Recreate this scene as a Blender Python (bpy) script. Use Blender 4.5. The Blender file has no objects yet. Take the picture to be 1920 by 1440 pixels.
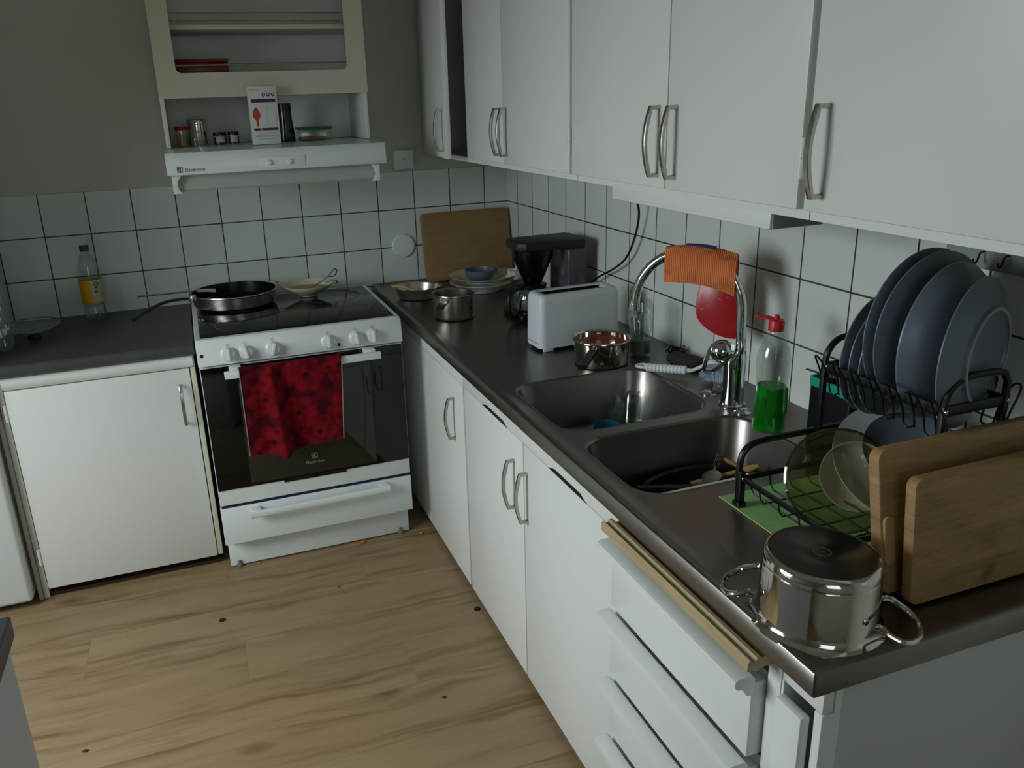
import bpy, bmesh, math, random
from mathutils import Matrix, Vector
random.seed(7)
C = bpy.context.scene.collection
PI = math.pi
# ------------------------------------------------------------ camera, world, light, exposure
SC = bpy.context.scene
cam_d = bpy.data.cameras.new('camera')
cam = bpy.data.objects.new('camera', cam_d)
C.objects.link(cam)
SC.camera = cam
F_PX, PPX, PPY = 1513.49, 892.67, 688.02
cam_d.sensor_fit = 'HORIZONTAL'
cam_d.sensor_width = 36.0
cam_d.lens = F_PX / 1920 * 36
cam_d.shift_x = (960 - PPX) / 1920
cam_d.shift_y = (PPY - 720) / 1920
cam_d.clip_start = 0.05
RM = [[0.94167604, -0.33460583, -0.03584929], [-0.13696238, -0.28376983, -0.94906058], [0.30738826, 0.89861762, -0.31304766]]
m = Matrix(((RM[0][0], -RM[1][0], -RM[2][0]), (RM[0][1], -RM[1][1], -RM[2][1]), (RM[0][2], -RM[1][2], -RM[2][2]))).to_4x4()
m.translation = Vector((-1.25842, -3.19141, 1.53273))
cam.matrix_world = m

w = bpy.data.worlds.new('overcast_sky'); SC.world = w; w.use_nodes = True
w.node_tree.nodes['Background'].inputs[0].default_value = (0.62, 0.74, 0.80, 1)
w.node_tree.nodes['Background'].inputs[1].default_value = 1.0
SC.view_settings.view_transform = 'Standard'
SC.view_settings.look = 'None'
SC.view_settings.exposure = 0.0
SC.view_settings.gamma = 1.0
SC.view_settings.use_curve_mapping = False
SC.cycles.transparent_max_bounces = 40

def area(name, loc, direction, sx, sy, power, col):
    l = bpy.data.lights.new(name, 'AREA'); l.shape = 'RECTANGLE'; l.size = sx; l.size_y = sy
    l.energy = power; l.color = col
    o = bpy.data.objects.new(name, l); C.objects.link(o); o.location = loc
    l.spread = math.radians(142)
    o.rotation_euler = Vector(direction).to_track_quat('-Z', 'Y').to_euler()
    return o
# daylight entering through the window in the left wall, plus a dim added fill behind the camera
area('window_daylight', (-2.86, -1.72, 1.50), (1, -0.20, -1.05), 0.92, 1.00, 28.0, (0.88, 0.96, 1.0))
area('rear_fill_light', (-1.3, -4.55, 1.6), (0, 1, -0.1), 1.0, 1.2, 1.9, (0.93, 0.97, 1.0))

# ------------------------------------------------------------ materials
def lin(c):
    return tuple((v / 12.92 if v <= 0.04045 else ((v + 0.055) / 1.055) ** 2.4) for v in c)
def hx(s):
    return lin(tuple(int(s[i:i + 2], 16) / 255 for i in (0, 2, 4)))
MATS = {}
def mat(name, col, rough=0.5, metal=0.0, spec=0.5, alpha=None, trans=0.0, ior=1.45, noise=0.0, nscale=20.0, bump=0.0, bscale=200.0, coat=0.0, nstretch=(1, 1, 1), aniso=0):
    if name in MATS: return MATS[name]
    M = bpy.data.materials.new(name); M.use_nodes = True; MATS[name] = M
    nt = M.node_tree; b = nt.nodes['Principled BSDF']
    c = hx(col) if isinstance(col, str) else col
    b.inputs['Base Color'].default_value = (*c, 1)
    b.inputs['Roughness'].default_value = rough
    b.inputs['Metallic'].default_value = metal
    b.inputs['Specular IOR Level'].default_value = spec
    b.inputs['Transmission Weight'].default_value = trans
    b.inputs['IOR'].default_value = ior
    b.inputs['Coat Weight'].default_value = coat
    tc = nt.nodes.new('ShaderNodeTexCoord')
    mp = nt.nodes.new('ShaderNodeMapping'); mp.inputs['Scale'].default_value = nstretch
    nt.links.new(tc.outputs['Object'], mp.inputs[0])
    if noise:
        n = nt.nodes.new('ShaderNodeTexNoise'); n.inputs['Scale'].default_value = nscale; n.inputs['Detail'].default_value = 4
        nt.links.new(mp.outputs[0], n.inputs['Vector'])
        mx = nt.nodes.new('ShaderNodeMix'); mx.data_type = 'RGBA'
        mx.inputs[6].default_value = (*[v * (1 - noise) for v in c], 1); mx.inputs[7].default_value = (*[min(1, v * (1 + noise)) for v in c], 1)
        nt.links.new(n.outputs['Fac'], mx.inputs[0]); nt.links.new(mx.outputs[2], b.inputs['Base Color'])
    if bump:
        n2 = nt.nodes.new('ShaderNodeTexNoise'); n2.inputs['Scale'].default_value = bscale; n2.inputs['Detail'].default_value = 3
        nt.links.new(mp.outputs[0], n2.inputs['Vector'])
        bp = nt.nodes.new('ShaderNodeBump'); bp.inputs['Strength'].default_value = bump; bp.inputs['Distance'].default_value = 0.002
        nt.links.new(n2.outputs['Fac'], bp.inputs['Height']); nt.links.new(bp.outputs[0], b.inputs['Normal'])
    return M

def glass_mat(name, col, tint_a=0.12, rough=0.03, cap=0.22):
    """thin clear material: mostly see-through, with a glossy sheen (light passes)"""
    if name in MATS: return MATS[name]
    M = bpy.data.materials.new(name); M.use_nodes = True; MATS[name] = M
    nt = M.node_tree; nt.nodes.clear()
    out = nt.nodes.new('ShaderNodeOutputMaterial'); tr = nt.nodes.new('ShaderNodeBsdfTransparent'); gl = nt.nodes.new('ShaderNodeBsdfGlossy')
    fr = nt.nodes.new('ShaderNodeFresnel'); mx = nt.nodes.new('ShaderNodeMixShader'); ad = nt.nodes.new('ShaderNodeMath')
    tr.inputs[0].default_value = (*(hx(col) if isinstance(col, str) else col), 1)
    gl.inputs['Roughness'].default_value = rough; gl.inputs[0].default_value = (.9, .92, .92, 1)
    fr.inputs[0].default_value = 1.45
    ad.operation = 'ADD'; ad.inputs[1].default_value = tint_a
    cl = nt.nodes.new('ShaderNodeMath'); cl.operation = 'MINIMUM'; cl.inputs[1].default_value = cap
    nt.links.new(fr.outputs[0], ad.inputs[0]); nt.links.new(ad.outputs[0], cl.inputs[0]); nt.links.new(cl.outputs[0], mx.inputs[0])
    nt.links.new(tr.outputs[0], mx.inputs[1]); nt.links.new(gl.outputs[0], mx.inputs[2]); nt.links.new(mx.outputs[0], out.inputs[0])
    return M

class G:
    """tiny node-graph helper"""
    def __init__(s, name):
        s.M = bpy.data.materials.new(name); s.M.use_nodes = True; MATS[name] = s.M
        s.nt = s.M.node_tree; s.b = s.nt.nodes['Principled BSDF']
        s.tc = s.nt.nodes.new('ShaderNodeTexCoord')
    def n(s, t, **kw):
        nd = s.nt.nodes.new(t)
        for k, v in kw.items(): setattr(nd, k, v)
        return nd
    def l(s, a, b): s.nt.links.new(a, b)
    def math(s, op, a, b=None, c=None):
        nd = s.n('ShaderNodeMath', operation=op)
        for i, v in enumerate((a, b, c)):
            if v is None: continue
            if isinstance(v, (int, float)): nd.inputs[i].default_value = v
            else: s.l(v, nd.inputs[i])
        return nd.outputs[0]
    def xyz(s, vec=None):
        nd = s.n('ShaderNodeSeparateXYZ'); s.l(vec if vec is not None else s.tc.outputs['Object'], nd.inputs[0]); return nd.outputs
    def comb(s, x, y, z):
        nd = s.n('ShaderNodeCombineXYZ')
        for i, v in enumerate((x, y, z)):
            if isinstance(v, (int, float)): nd.inputs[i].default_value = v
            else: s.l(v, nd.inputs[i])
        return nd.outputs[0]
    def mix(s, f, a, b):
        nd = s.n('ShaderNodeMix', data_type='RGBA')
        for i, v in ((0, f), (6, a), (7, b)):
            if isinstance(v, (int, float)): nd.inputs[i].default_value = v
            elif isinstance(v, tuple): nd.inputs[i].default_value = (*v, 1)
            else: s.l(v, nd.inputs[i])
        return nd.outputs[2]
    def noise(s, vec, scale, detail=4, rough=0.5):
        nd = s.n('ShaderNodeTexNoise'); nd.inputs['Scale'].default_value = scale; nd.inputs['Detail'].default_value = detail
        nd.inputs['Roughness'].default_value = rough; s.l(vec, nd.inputs['Vector']); return nd.outputs['Fac']
    def ramp(s, f, lo, hi):
        nd = s.n('ShaderNodeMapRange'); nd.inputs[1].default_value = lo; nd.inputs[2].default_value = hi; s.l(f, nd.inputs[0]); return nd.outputs[0]
    def bump(s, h, strength=0.3, dist=0.001):
        nd = s.n('ShaderNodeBump'); nd.inputs['Strength'].default_value = strength; nd.inputs['Distance'].default_value = dist
        s.l(h, nd.inputs['Height']); s.l(nd.outputs[0], s.b.inputs['Normal'])

def tile_mat(name, axis, off):
    g = G(name); o = g.xyz(); T = 0.15
    u = g.math('MULTIPLY', o[axis], -1.0)
    def line(v, offset):
        t = g.math('DIVIDE', g.math('SUBTRACT', v, offset), T)
        fr = g.math('FRACT', g.math('ADD', t, 100.5))
        return g.math('MULTIPLY', g.math('ABSOLUTE', g.math('SUBTRACT', fr, 0.5)), T), g.math('FLOOR', g.math('ADD', t, 100.0))
    du, iu = line(u, off); dv, iv = line(o[2], 1.13 - 1.5)
    d = g.math('MINIMUM', du, dv)
    wob = g.math('MULTIPLY', g.noise(g.tc.outputs['Object'], 9), 0.0010)
    edge = g.math('ADD', g.math('SUBTRACT', d, 0.0008), g.math('MULTIPLY', wob, -1.0))
    f = g.ramp(edge, 0.0004, 0.0012)
    wn = g.n('ShaderNodeTexWhiteNoise'); g.l(g.comb(iu, iv, 0.0), wn.inputs['Vector'])
    gk = g.noise(g.tc.outputs['Object'], 2.2, 2)
    grout = g.mix(g.ramp(gk, 0.35, 0.65), hx('25262e'), hx('4b4a4c'))
    tone = g.mix(wn.outputs['Value'], hx('d0d6cd'), hx('d9dfd6'))
    dirt = g.ramp(g.noise(g.tc.outputs['Object'], 5, 5), 0.45, 0.75)
    tone = g.mix(g.math('MULTIPLY', dirt, 0.10), tone, hx('b0ae98'))
    g.l(g.mix(f, grout, tone), g.b.inputs['Base Color'])
    rr = g.math('SUBTRACT', 0.8, g.math('MULTIPLY', f, 0.62)); g.l(rr, g.b.inputs['Roughness'])
    g.bump(g.math('ADD', g.ramp(d, 0.0008, 0.0030), g.math('MULTIPLY', g.noise(g.tc.outputs['Object'], 7, 2), 0.9)), 0.30, 0.0012)
    return g.M

def floor_mat():
    g = G('oak_laminate'); o = g.xyz(); PW = 0.186; PL = 1.28
    v = g.math('DIVIDE', g.math('ADD', o[1], 0.85 + 20 * PW), PW); row = g.math('FLOOR', v); fv = g.math('FRACT', v)
    wn = g.n('ShaderNodeTexWhiteNoise', noise_dimensions='1D'); g.l(row, wn.inputs['W'])
    u = g.math('ADD', g.math('DIVIDE', g.math('ADD', o[0], 1.716 + 10 * PL), PL), g.math('MULTIPLY', g.math('SUBTRACT', row, 19.0), 0.34))
    fu = g.math('FRACT', u); col = g.math('FLOOR', u)
    wn2 = g.n('ShaderNodeTexWhiteNoise', noise_dimensions='2D'); g.l(g.comb(row, col, 0), wn2.inputs['Vector'])
    tilt = g.math('ADD', o[1], g.math('MULTIPLY', o[0], 0.045))
    wv = g.math('MULTIPLY', g.noise(g.comb(g.math('MULTIPLY', o[0], 2.2), g.math('MULTIPLY', o[1], 5.0), row), 1.0, 3), 0.10)
    yy = g.math('ADD', tilt, wv)
    ox = g.math('ADD', o[0], g.math('MULTIPLY', wn2.outputs['Value'], 17.0))
    big = g.noise(g.comb(g.math('MULTIPLY', ox, 1.1), g.math('MULTIPLY', yy, 9.0), 0.0), 1.0, 4, 0.55)
    st = g.noise(g.comb(g.math('MULTIPLY', ox, 2.4), g.math('MULTIPLY', yy, 34.0), g.math('MULTIPLY', row, 3.1)), 1.0, 6, 0.62)
    fine = g.noise(g.comb(g.math('MULTIPLY', ox, 6.0), g.math('MULTIPLY', yy, 150.0), 0.0), 1.0, 4, 0.6)
    mask = g.ramp(g.noise(g.comb(g.math('MULTIPLY', ox, 1.6), g.math('MULTIPLY', yy, 11.0), 4.0), 1.0, 2), 0.42, 0.58)
    streak = g.math('MULTIPLY', g.ramp(st, 0.44, 0.72), mask)
    kb = g.comb(g.math('MULTIPLY', ox, 3.6), g.math('MULTIPLY', yy, 9.0), 0.0)
    vo = g.n('ShaderNodeTexVoronoi'); vo.inputs['Scale'].default_value = 1.0; g.l(kb, vo.inputs['Vector'])
    wk = g.n('ShaderNodeTexWhiteNoise'); g.l(vo.outputs['Color'], wk.inputs['Vector'])
    kd = g.math('ADD', vo.outputs['Distance'], g.math('MULTIPLY', g.noise(g.comb(g.math('MULTIPLY', ox, 9.0), g.math('MULTIPLY', yy, 30.0), 0.0), 1.0, 3), 0.22))
    knot = g.math('MULTIPLY', g.math('SUBTRACT', 1.0, g.ramp(kd, 0.14, 0.34)), g.math('GREATER_THAN', wk.outputs['Value'], 0.62))
    c = g.mix(g.ramp(big, 0.3, 0.7), hx('8c7657'), hx('9c8666'))
    c = g.mix(g.math('MULTIPLY', g.ramp(fine, 0.35, 0.7), 0.28), c, hx('796242'))
    c = g.mix(g.math('MULTIPLY', streak, 0.90), c, hx('604420'))
    c = g.mix(g.math('MULTIPLY', knot, 0.70), c, hx('533818'))
    c = g.mix(g.math('MULTIPLY', wn2.outputs['Value'], 0.12), c, hx('7f6a4b'))
    ev = g.math('MULTIPLY', g.math('MINIMUM', fv, g.math('SUBTRACT', 1.0, fv)), PW)
    eu = g.math('MULTIPLY', g.math('MINIMUM', fu, g.math('SUBTRACT', 1.0, fu)), PL)
    seam = g.ramp(g.math('MINIMUM', ev, eu), 0.0004, 0.0016)
    c = g.mix(g.math('MULTIPLY', g.math('SUBTRACT', 1.0, seam), 0.28), c, hx('5c4830'))
    g.l(c, g.b.inputs['Base Color']); g.b.inputs['Roughness'].default_value = 0.42
    g.b.inputs['Specular IOR Level'].default_value = 0.35
    g.bump(seam, 0.3, 0.0006)
    return g.M

def wood_mat(name, a, b, d, sx=(1, 1, 1), scale=6.0, rough=0.6, stain=None):
    g = G(name)
    mp = g.n('ShaderNodeMapping'); mp.inputs['Scale'].default_value = sx; g.l(g.tc.outputs['Object'], mp.inputs[0])
    f1 = g.noise(mp.outputs[0], scale, 5, 0.6); f2 = g.noise(mp.outputs[0], scale * 4, 4, 0.6)
    c = g.mix(g.ramp(f1, 0.3, 0.7), hx(a), hx(b))
    c = g.mix(g.math('MULTIPLY', g.ramp(f2, 0.45, 0.75), 0.5), c, hx(d))
    if stain:
        s = g.noise(mp.outputs[0], 3.0, 5, 0.65)
        c = g.mix(g.math('MULTIPLY', g.ramp(s, 0.50, 0.68), 0.6), c, hx(stain))
        s2 = g.noise(g.tc.outputs['Object'], 11, 4, 0.6)
        c = g.mix(g.math('MULTIPLY', g.ramp(s2, 0.60, 0.74), 0.55), c, hx(stain))
    g.l(c, g.b.inputs['Base Color']); g.b.inputs['Roughness'].default_value = rough
    g.bump(f2, 0.15, 0.0005)
    return g.M

def steel_mat(name, col, rough, stretch, amt=0.15, worn=False):
    g = G(name)
    mp = g.n('ShaderNodeMapping'); mp.inputs['Scale'].default_value = stretch; g.l(g.tc.outputs['Object'], mp.inputs[0])
    f = g.noise(mp.outputs[0], 60, 3); f2 = g.noise(g.tc.outputs['Object'], 7, 5, 0.65)
    c = hx(col)
    cc = g.mix(f2, tuple(v * 0.80 for v in c), tuple(min(1, v * 1.12) for v in c))
    g.l(cc, g.b.inputs['Base Color']); g.b.inputs['Metallic'].default_value = 1.0
    r = g.math('ADD', rough - amt / 2, g.math('MULTIPLY', g.math('ADD', g.math('MULTIPLY', f, 0.5), g.math('MULTIPLY', f2, 0.5)), amt)); g.l(r, g.b.inputs['Roughness'])
    g.bump(f, 0.05, 0.0006)
    return g.M

def towel_mat():
    g = G('red_flower_towel'); o = g.xyz()
    vec = g.comb(g.math('MULTIPLY', o[0], 9.0), g.math('MULTIPLY', o[2], 9.0), 0.0)
    vo = g.n('ShaderNodeTexVoronoi', voronoi_dimensions='2D'); vo.inputs['Scale'].default_value = 1.0; vo.inputs['Randomness'].default_value = 0.75
    g.l(vec, vo.inputs['Vector'])
    sub = g.n('ShaderNodeVectorMath', operation='SUBTRACT'); g.l(vec, sub.inputs[0]); g.l(vo.outputs['Position'], sub.inputs[1])
    q = g.xyz(sub.outputs[0]); ang = g.math('ARCTAN2', q[1], q[0])
    pet = g.math('MULTIPLY', g.math('ABSOLUTE', g.math('COSINE', g.math('MULTIPLY', ang, 3.0))), 0.13)
    r = g.math('SUBTRACT', g.math('ADD', vo.outputs['Distance'], g.math('MULTIPLY', g.noise(vec, 2.5, 3), 0.12)), pet)
    inside = g.math('SUBTRACT', 1.0, g.ramp(r, 0.44, 0.49))
    core = g.math('SUBTRACT', 1.0, g.ramp(vo.outputs['Distance'], 0.05, 0.10))
    vein = g.ramp(g.noise(vec, 3.0, 5, 0.6), 0.38, 0.60)
    c = g.mix(vein, hx('520a13'), hx('7d111b'))
    bg = g.mix(g.ramp(g.noise(vec, 3.0, 2), 0.4, 0.6), hx('3a0b14'), hx('5a0e1a'))
    c = g.mix(inside, bg, c); c = g.mix(core, c, hx('2a0c14'))
    g.l(c, g.b.inputs['Base Color']); g.b.inputs['Roughness'].default_value = 0.95; g.b.inputs['Specular IOR Level'].default_value = 0.1
    g.bump(g.noise(g.tc.outputs['Object'], 900, 2), 0.4, 0.001)
    return g.M

def cloth_mat():
    g = G('orange_sponge_cloth'); o = g.xyz()
    rib = g.math('SINE', g.math('MULTIPLY', g.math('SUBTRACT', g.math('MULTIPLY', o[0], 0.687), g.math('MULTIPLY', o[1], 0.727)), 1500.0))
    c = g.mix(g.ramp(rib, -1, 1), hx('cf6a34'), hx('e88a50'))
    s = g.ramp(g.noise(g.tc.outputs['Object'], 26, 3), 0.52, 0.7)
    c = g.mix(g.math('MULTIPLY', s, 0.45), c, hx('7a4418'))
    g.l(c, g.b.inputs['Base Color']); g.b.inputs['Roughness'].default_value = 0.9
    g.bump(rib, 0.5, 0.001)
    return g.M

def hob_mat():
    g = G('hob_glass'); f = g.noise(g.tc.outputs['Object'], 260, 2)
    s = g.math('GREATER_THAN', f, 0.70)
    g.l(g.mix(s, hx('0b0b0d'), hx('6d7076')), g.b.inputs['Base Color'])
    g.b.inputs['Specular IOR Level'].default_value = 0.22
    g.l(g.math('ADD', 0.06, g.math('MULTIPLY', g.noise(g.tc.outputs['Object'], 12, 4), 0.10)), g.b.inputs['Roughness'])
    return g.M

white = mat('white_painted_wood', 'dddfda', 0.38, bump=0.05, bscale=30, noise=0.015, nscale=3)
white_in = mat('cabinet_inside', '7d7668', 0.7, noise=0.05, nscale=8)
cream = mat('cream_painted_wood', 'c8c6ae', 0.42, bump=0.05, bscale=30, noise=0.02, nscale=4)
enamel = mat('white_enamel', 'dde3e2', 0.25, noise=0.01, nscale=6)
wallp = mat('grey_wall_paint', 'c2c4b8', 0.85, bump=0.12, bscale=160, noise=0.03, nscale=3)
ceilp = mat('ceiling_paint', 'c9c9c0', 0.9, noise=0.02, nscale=3)
panelg = mat('grey_end_panel', 'c3c6c6', 0.5, noise=0.03, nscale=5)
dark = mat('dark_gap', '0d0c12', 0.8, noise=0.1)
brown_kick = mat('brown_kickboard', '3a2416', 0.7, noise=0.2, nscale=14)
nickel = mat('brushed_nickel', 'b9b4ad', 0.27, 1.0, bump=0.03, bscale=300, noise=0.04)
chrome = mat('chrome', 'd6d8db', 0.06, 1.0, noise=0.02, nscale=6)
blackpl = mat('black_plastic', '101114', 0.35, noise=0.1)
blackwire = mat('black_coated_wire', '0b0c0e', 0.38, noise=0.1)
blackgl = mat('black_oven_glass', '060608', 0.06, noise=0.2, nscale=4)
ovenwin = mat('oven_window_glass', '2c2c22', 0.05, noise=0.1, nscale=4)
laminate = mat('grey_laminate', '404041', 0.42, noise=0.40, nscale=9, bump=0.05)
steelw = steel_mat('worktop_steel', '88847e', 0.34, (1, 12, 1), 0.22)
steelb = steel_mat('sink_steel', '8a8782', 0.32, (1, 1, 8), 0.16)
steelr = steel_mat('brushed_pan_steel', 'c9c4bd', 0.26, (1, 1, 8), 0.12)
steelp = steel_mat('pan_steel', 'd8d2cb', 0.08, (1, 1, 6), 0.10)
greyplate = mat('slate_grey_stoneware', '68727e', 0.33, noise=0.10, nscale=5, bump=0.02)
greyring = mat('unglazed_foot', '9a928c', 0.8, noise=0.1)
whitechina = mat('white_china', 'd8dcdc', 0.22, noise=0.02)
creamchina = mat('cream_china', 'cfc9a8', 0.25, noise=0.05, nscale=18)
whitepl = mat('white_plastic', 'dfe4e4', 0.4, noise=0.02)
toasterm = mat('toaster_white', 'ccd4d8', 0.35, noise=0.02, nscale=4)
bamboo = wood_mat('bamboo_board', '876c42', '967a4e', '6c5331', (1.2, 1, 9), 5, 0.5)
oldwood = wood_mat('used_board_wood', '94754a', 'ab8a5a', '6e5030', (1.5, 1, 10), 5, 0.6, stain='5d3a20')
palewood = wood_mat('pale_pine', 'aa9670', 'bba882', '8a7048', (12, 1, 12), 5, 0.6)
spoonw = wood_mat('wooden_spoon', 'c9ad70', 'b3935a', '8c6a3a', (4, 4, 4), 8, 0.6)
towelm = towel_mat(); clothm = cloth_mat(); hobm = hob_mat()
redsil = mat('red_silicone', 'a80e18', 0.25, noise=0.06, nscale=20, bump=0.03)
redpl = mat('red_plastic', 'c41f22', 0.35, noise=0.05)
greenliq = mat('green_soap', '07b81a', 0.15, trans=0.75, ior=1.33, noise=0.03)
clear = glass_mat('clear_glass', (0.93, 0.96, 0.95), 0.06)
clearpl = glass_mat('clear_plastic', (0.90, 0.93, 0.92), 0.05, 0.12)
smoke = glass_mat('smoked_glass', (0.78, 0.75, 0.60), 0.03, 0.02, 0.40)
pane_m = glass_mat('window_glass', (0.96, 0.98, 0.97), 0.0)

# ------------------------------------------------------------ mesh builder
class MB:
    def __init__(s): s.bm = bmesh.new()
    def _x(s, vs, M):
        if M is not None:
            for v in vs: v.co = M @ v.co
    def box(s, x0, x1, y0, y1, z0, z1, bev=0.0, seg=2, M=None):
        x0, x1 = sorted((x0, x1)); y0, y1 = sorted((y0, y1)); z0, z1 = sorted((z0, z1))
        r = bmesh.ops.create_cube(s.bm, size=1.0); vs = r['verts']
        for v in vs: v.co = Vector(((x0 + x1) / 2 + v.co.x * (x1 - x0), (y0 + y1) / 2 + v.co.y * (y1 - y0), (z0 + z1) / 2 + v.co.z * (z1 - z0)))
        if bev > 0:
            es = list({e for v in vs for e in v.link_edges})
            b = min(bev, 0.45 * min(x1 - x0, y1 - y0, z1 - z0))
            r2 = bmesh.ops.bevel(s.bm, geom=es, offset=b, segments=seg, affect='EDGES', profile=0.5)
            vs = list({v for f in r2['faces'] for v in f.verts} | {v for v in vs if v.is_valid})
        s._x(vs, M); return s
    def prism(s, pts, axis, a0, a1, M=None, bev=0.0):
        """polygon (2D list) extruded along axis 0/1/2; 2D coords are the other two axes in order"""
        def mk(p, a):
            c = list(p); c.insert(axis, a); return s.bm.verts.new(c)
        A = [mk(p, a0) for p in pts]; B = [mk(p, a1) for p in pts]; n = len(pts)
        fs = [s.bm.faces.new(A), s.bm.faces.new(list(reversed(B)))]
        for i in range(n): fs.append(s.bm.faces.new((A[i], B[i], B[(i + 1) % n], A[(i + 1) % n])))
        bmesh.ops.recalc_face_normals(s.bm, faces=fs)
        vs = A + B
        if bev:
            r2 = bmesh.ops.bevel(s.bm, geom=list(fs[0].edges) + list(fs[1].edges), offset=bev, segments=2, affect='EDGES', profile=0.5)
            vs = list({v for f in r2['faces'] for v in f.verts} | {v for v in vs if v.is_valid})
        s._x(vs, M); return s
    def lathe(s, prof, n=36, c=(0, 0, 0), M=None):
        """prof: list of (r,z)"""
        rings = []; allv = []
        for r, z in prof:
            if r < 1e-6: ring = [s.bm.verts.new((c[0], c[1], c[2] + z))]
            else: ring = [s.bm.verts.new((c[0] + r * math.cos(2 * PI * i / n), c[1] + r * math.sin(2 * PI * i / n), c[2] + z)) for i in range(n)]
            rings.append(ring); allv += ring
        for a, b in zip(rings, rings[1:]):
            for i in range(n):
                j = (i + 1) % n
                if len(a) == 1 and len(b) == 1: break
                if len(a) == 1: s.bm.faces.new((a[0], b[j], b[i]))
                elif len(b) == 1: s.bm.faces.new((a[i], a[j], b[0]))
                else: s.bm.faces.new((a[i], a[j], b[j], b[i]))
        for ring in (rings[0], rings[-1]):
            pass
        s._x(allv, M); return s
    def tube(s, pts, r, n=8, closed=False, prof=None, up=(0, 0, 1), M=None):
        """sweep a circle (radius r or list) or rectangle prof=(w,h) along pts"""
        P = [Vector(p) for p in pts]; N = len(P); rings = []; allv = []
        prevn = None
        for i in range(N):
            a = P[(i - 1) % N] if (closed or i > 0) else P[i]; b = P[(i + 1) % N] if (closed or i < N - 1) else P[i]
            t = (b - a).normalized()
            if prevn is None:
                ref = Vector(up)
                if abs(t.dot(ref)) > 0.95: ref = Vector((1, 0, 0)) if abs(t.x) < 0.9 else Vector((0, 1, 0))
                nrm = (ref - t * ref.dot(t)).normalized()
            else: nrm = (prevn - t * prevn.dot(t)).normalized()
            prevn = nrm; bn = t.cross(nrm)
            rr = r[i] if isinstance(r, (list, tuple)) else r
            if prof:
                wv, hv = prof; k = 0.28; cs = []
                for sx, sy in ((1, 1), (-1, 1), (-1, -1), (1, -1)):
                    a1 = (sx * wv / 2, sy * hv / 2 * (1 - k)); a2 = (sx * wv / 2 * (1 - k), sy * hv / 2)
                    cs += [a1, a2] if sx * sy > 0 else [a2, a1]
                ring = [s.bm.verts.new(P[i] + bn * x + nrm * y) for x, y in cs]
            else: ring = [s.bm.verts.new(P[i] + (nrm * math.cos(2 * PI * k / n) + bn * math.sin(2 * PI * k / n)) * rr) for k in range(n)]
            rings.append(ring); allv += ring
        n2 = len(rings[0]); fs = []
        for i in range(N if closed else N - 1):
            a = rings[i]; b = rings[(i + 1) % N]
            for k in range(n2): fs.append(s.bm.faces.new((a[k], a[(k + 1) % n2], b[(k + 1) % n2], b[k])))
        if not closed:
            fs.append(s.bm.faces.new(list(reversed(rings[0])))); fs.append(s.bm.faces.new(rings[-1]))
        bmesh.ops.recalc_face_normals(s.bm, faces=fs)
        s._x(allv, M); return s
    def grid(s, fn, nu, nv, thick=0.0, close_u=False):
        """surface fn(i/nu, j/nv) -> point; optional thickness by normal offset"""
        V = [[s.bm.verts.new(fn(i / nu, j / nv)) for j in range(nv + 1)] for i in range(nu + 1)]
        fs = []
        for i in range(nu):
            for j in range(nv): fs.append(s.bm.faces.new((V[i][j], V[i + 1][j], V[i + 1][j + 1], V[i][j + 1])))
        if thick:
            s.bm.normal_update()
            bmesh.ops.recalc_face_normals(s.bm, faces=fs)
            bmesh.ops.solidify(s.bm, geom=fs, thickness=thick)
        return s
def arc(cx, cy, r, a0, a1, n):
    return [(cx + r * math.cos(a0 + (a1 - a0) * i / n), cy + r * math.sin(a0 + (a1 - a0) * i / n)) for i in range(n + 1)]
def rrect(x0, x1, y0, y1, r, n=6):
    return (arc(x1 - r, y1 - r, r, 0, PI / 2, n) + arc(x0 + r, y1 - r, r, PI / 2, PI, n) + arc(x0 + r, y0 + r, r, PI, 1.5 * PI, n) + arc(x1 - r, y0 + r, r, 1.5 * PI, 2 * PI, n))
def smooth_path(pts, n=6):
    P = [Vector(p) for p in pts]; out = []
    for i in range(len(P) - 1):
        p0 = P[max(0, i - 1)]; p1 = P[i]; p2 = P[i + 1]; p3 = P[min(len(P) - 1, i + 2)]
        for k in range(n):
            t = k / n
            out.append(0.5 * ((2 * p1) + (p2 - p0) * t + (2 * p0 - 5 * p1 + 4 * p2 - p3) * t * t + (3 * p1 - p0 - 3 * p2 + p3) * t ** 3))
    out.append(P[-1]); return out
def frame(loc, zdir, xdir=(1, 0, 0)):
    z = Vector(zdir).normalized(); x = Vector(xdir); x = (x - z * x.dot(z)).normalized(); y = z.cross(x)
    M = Matrix(((x.x, y.x, z.x), (x.y, y.y, z.y), (x.z, y.z, z.z))).to_4x4(); M.translation = Vector(loc); return M

ORG = {}
def obj(name, mb, material, parent=None, sharp=35, world=True):
    """one mesh object; with a parent, world coordinates are shifted to the thing's origin"""
    bm = mb.bm if isinstance(mb, MB) else mb
    org = ORG.get(parent.name, Vector((0, 0, 0))) if parent is not None else Vector((0, 0, 0))
    if parent is not None and world and org.length > 0:
        for v in bm.verts: v.co -= org
    bm.normal_update()
    for f in bm.faces: f.smooth = True
    ca = math.radians(sharp)
    for e in bm.edges:
        if len(e.link_faces) == 2:
            if e.calc_face_angle(0) > ca: e.smooth = False
    me = bpy.data.meshes.new(name); bm.to_mesh(me); bm.free()
    me.materials.append(material)
    o = bpy.data.objects.new(name, me); C.objects.link(o)
    if parent is not None:
        o.parent = parent
        ORG[o.name] = org
    return o
def tag(o, label, cat, group=None):
    o['label'] = label; o['category'] = cat
    if group: o['group'] = group
    return o
def thing(name, label, cat, loc=(0, 0, 0), group=None):
    o = bpy.data.objects.new(name, None); C.objects.link(o); o.location = loc; o.empty_display_size = 0.05
    ORG[o.name] = Vector(loc); return tag(o, label, cat, group)
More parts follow.
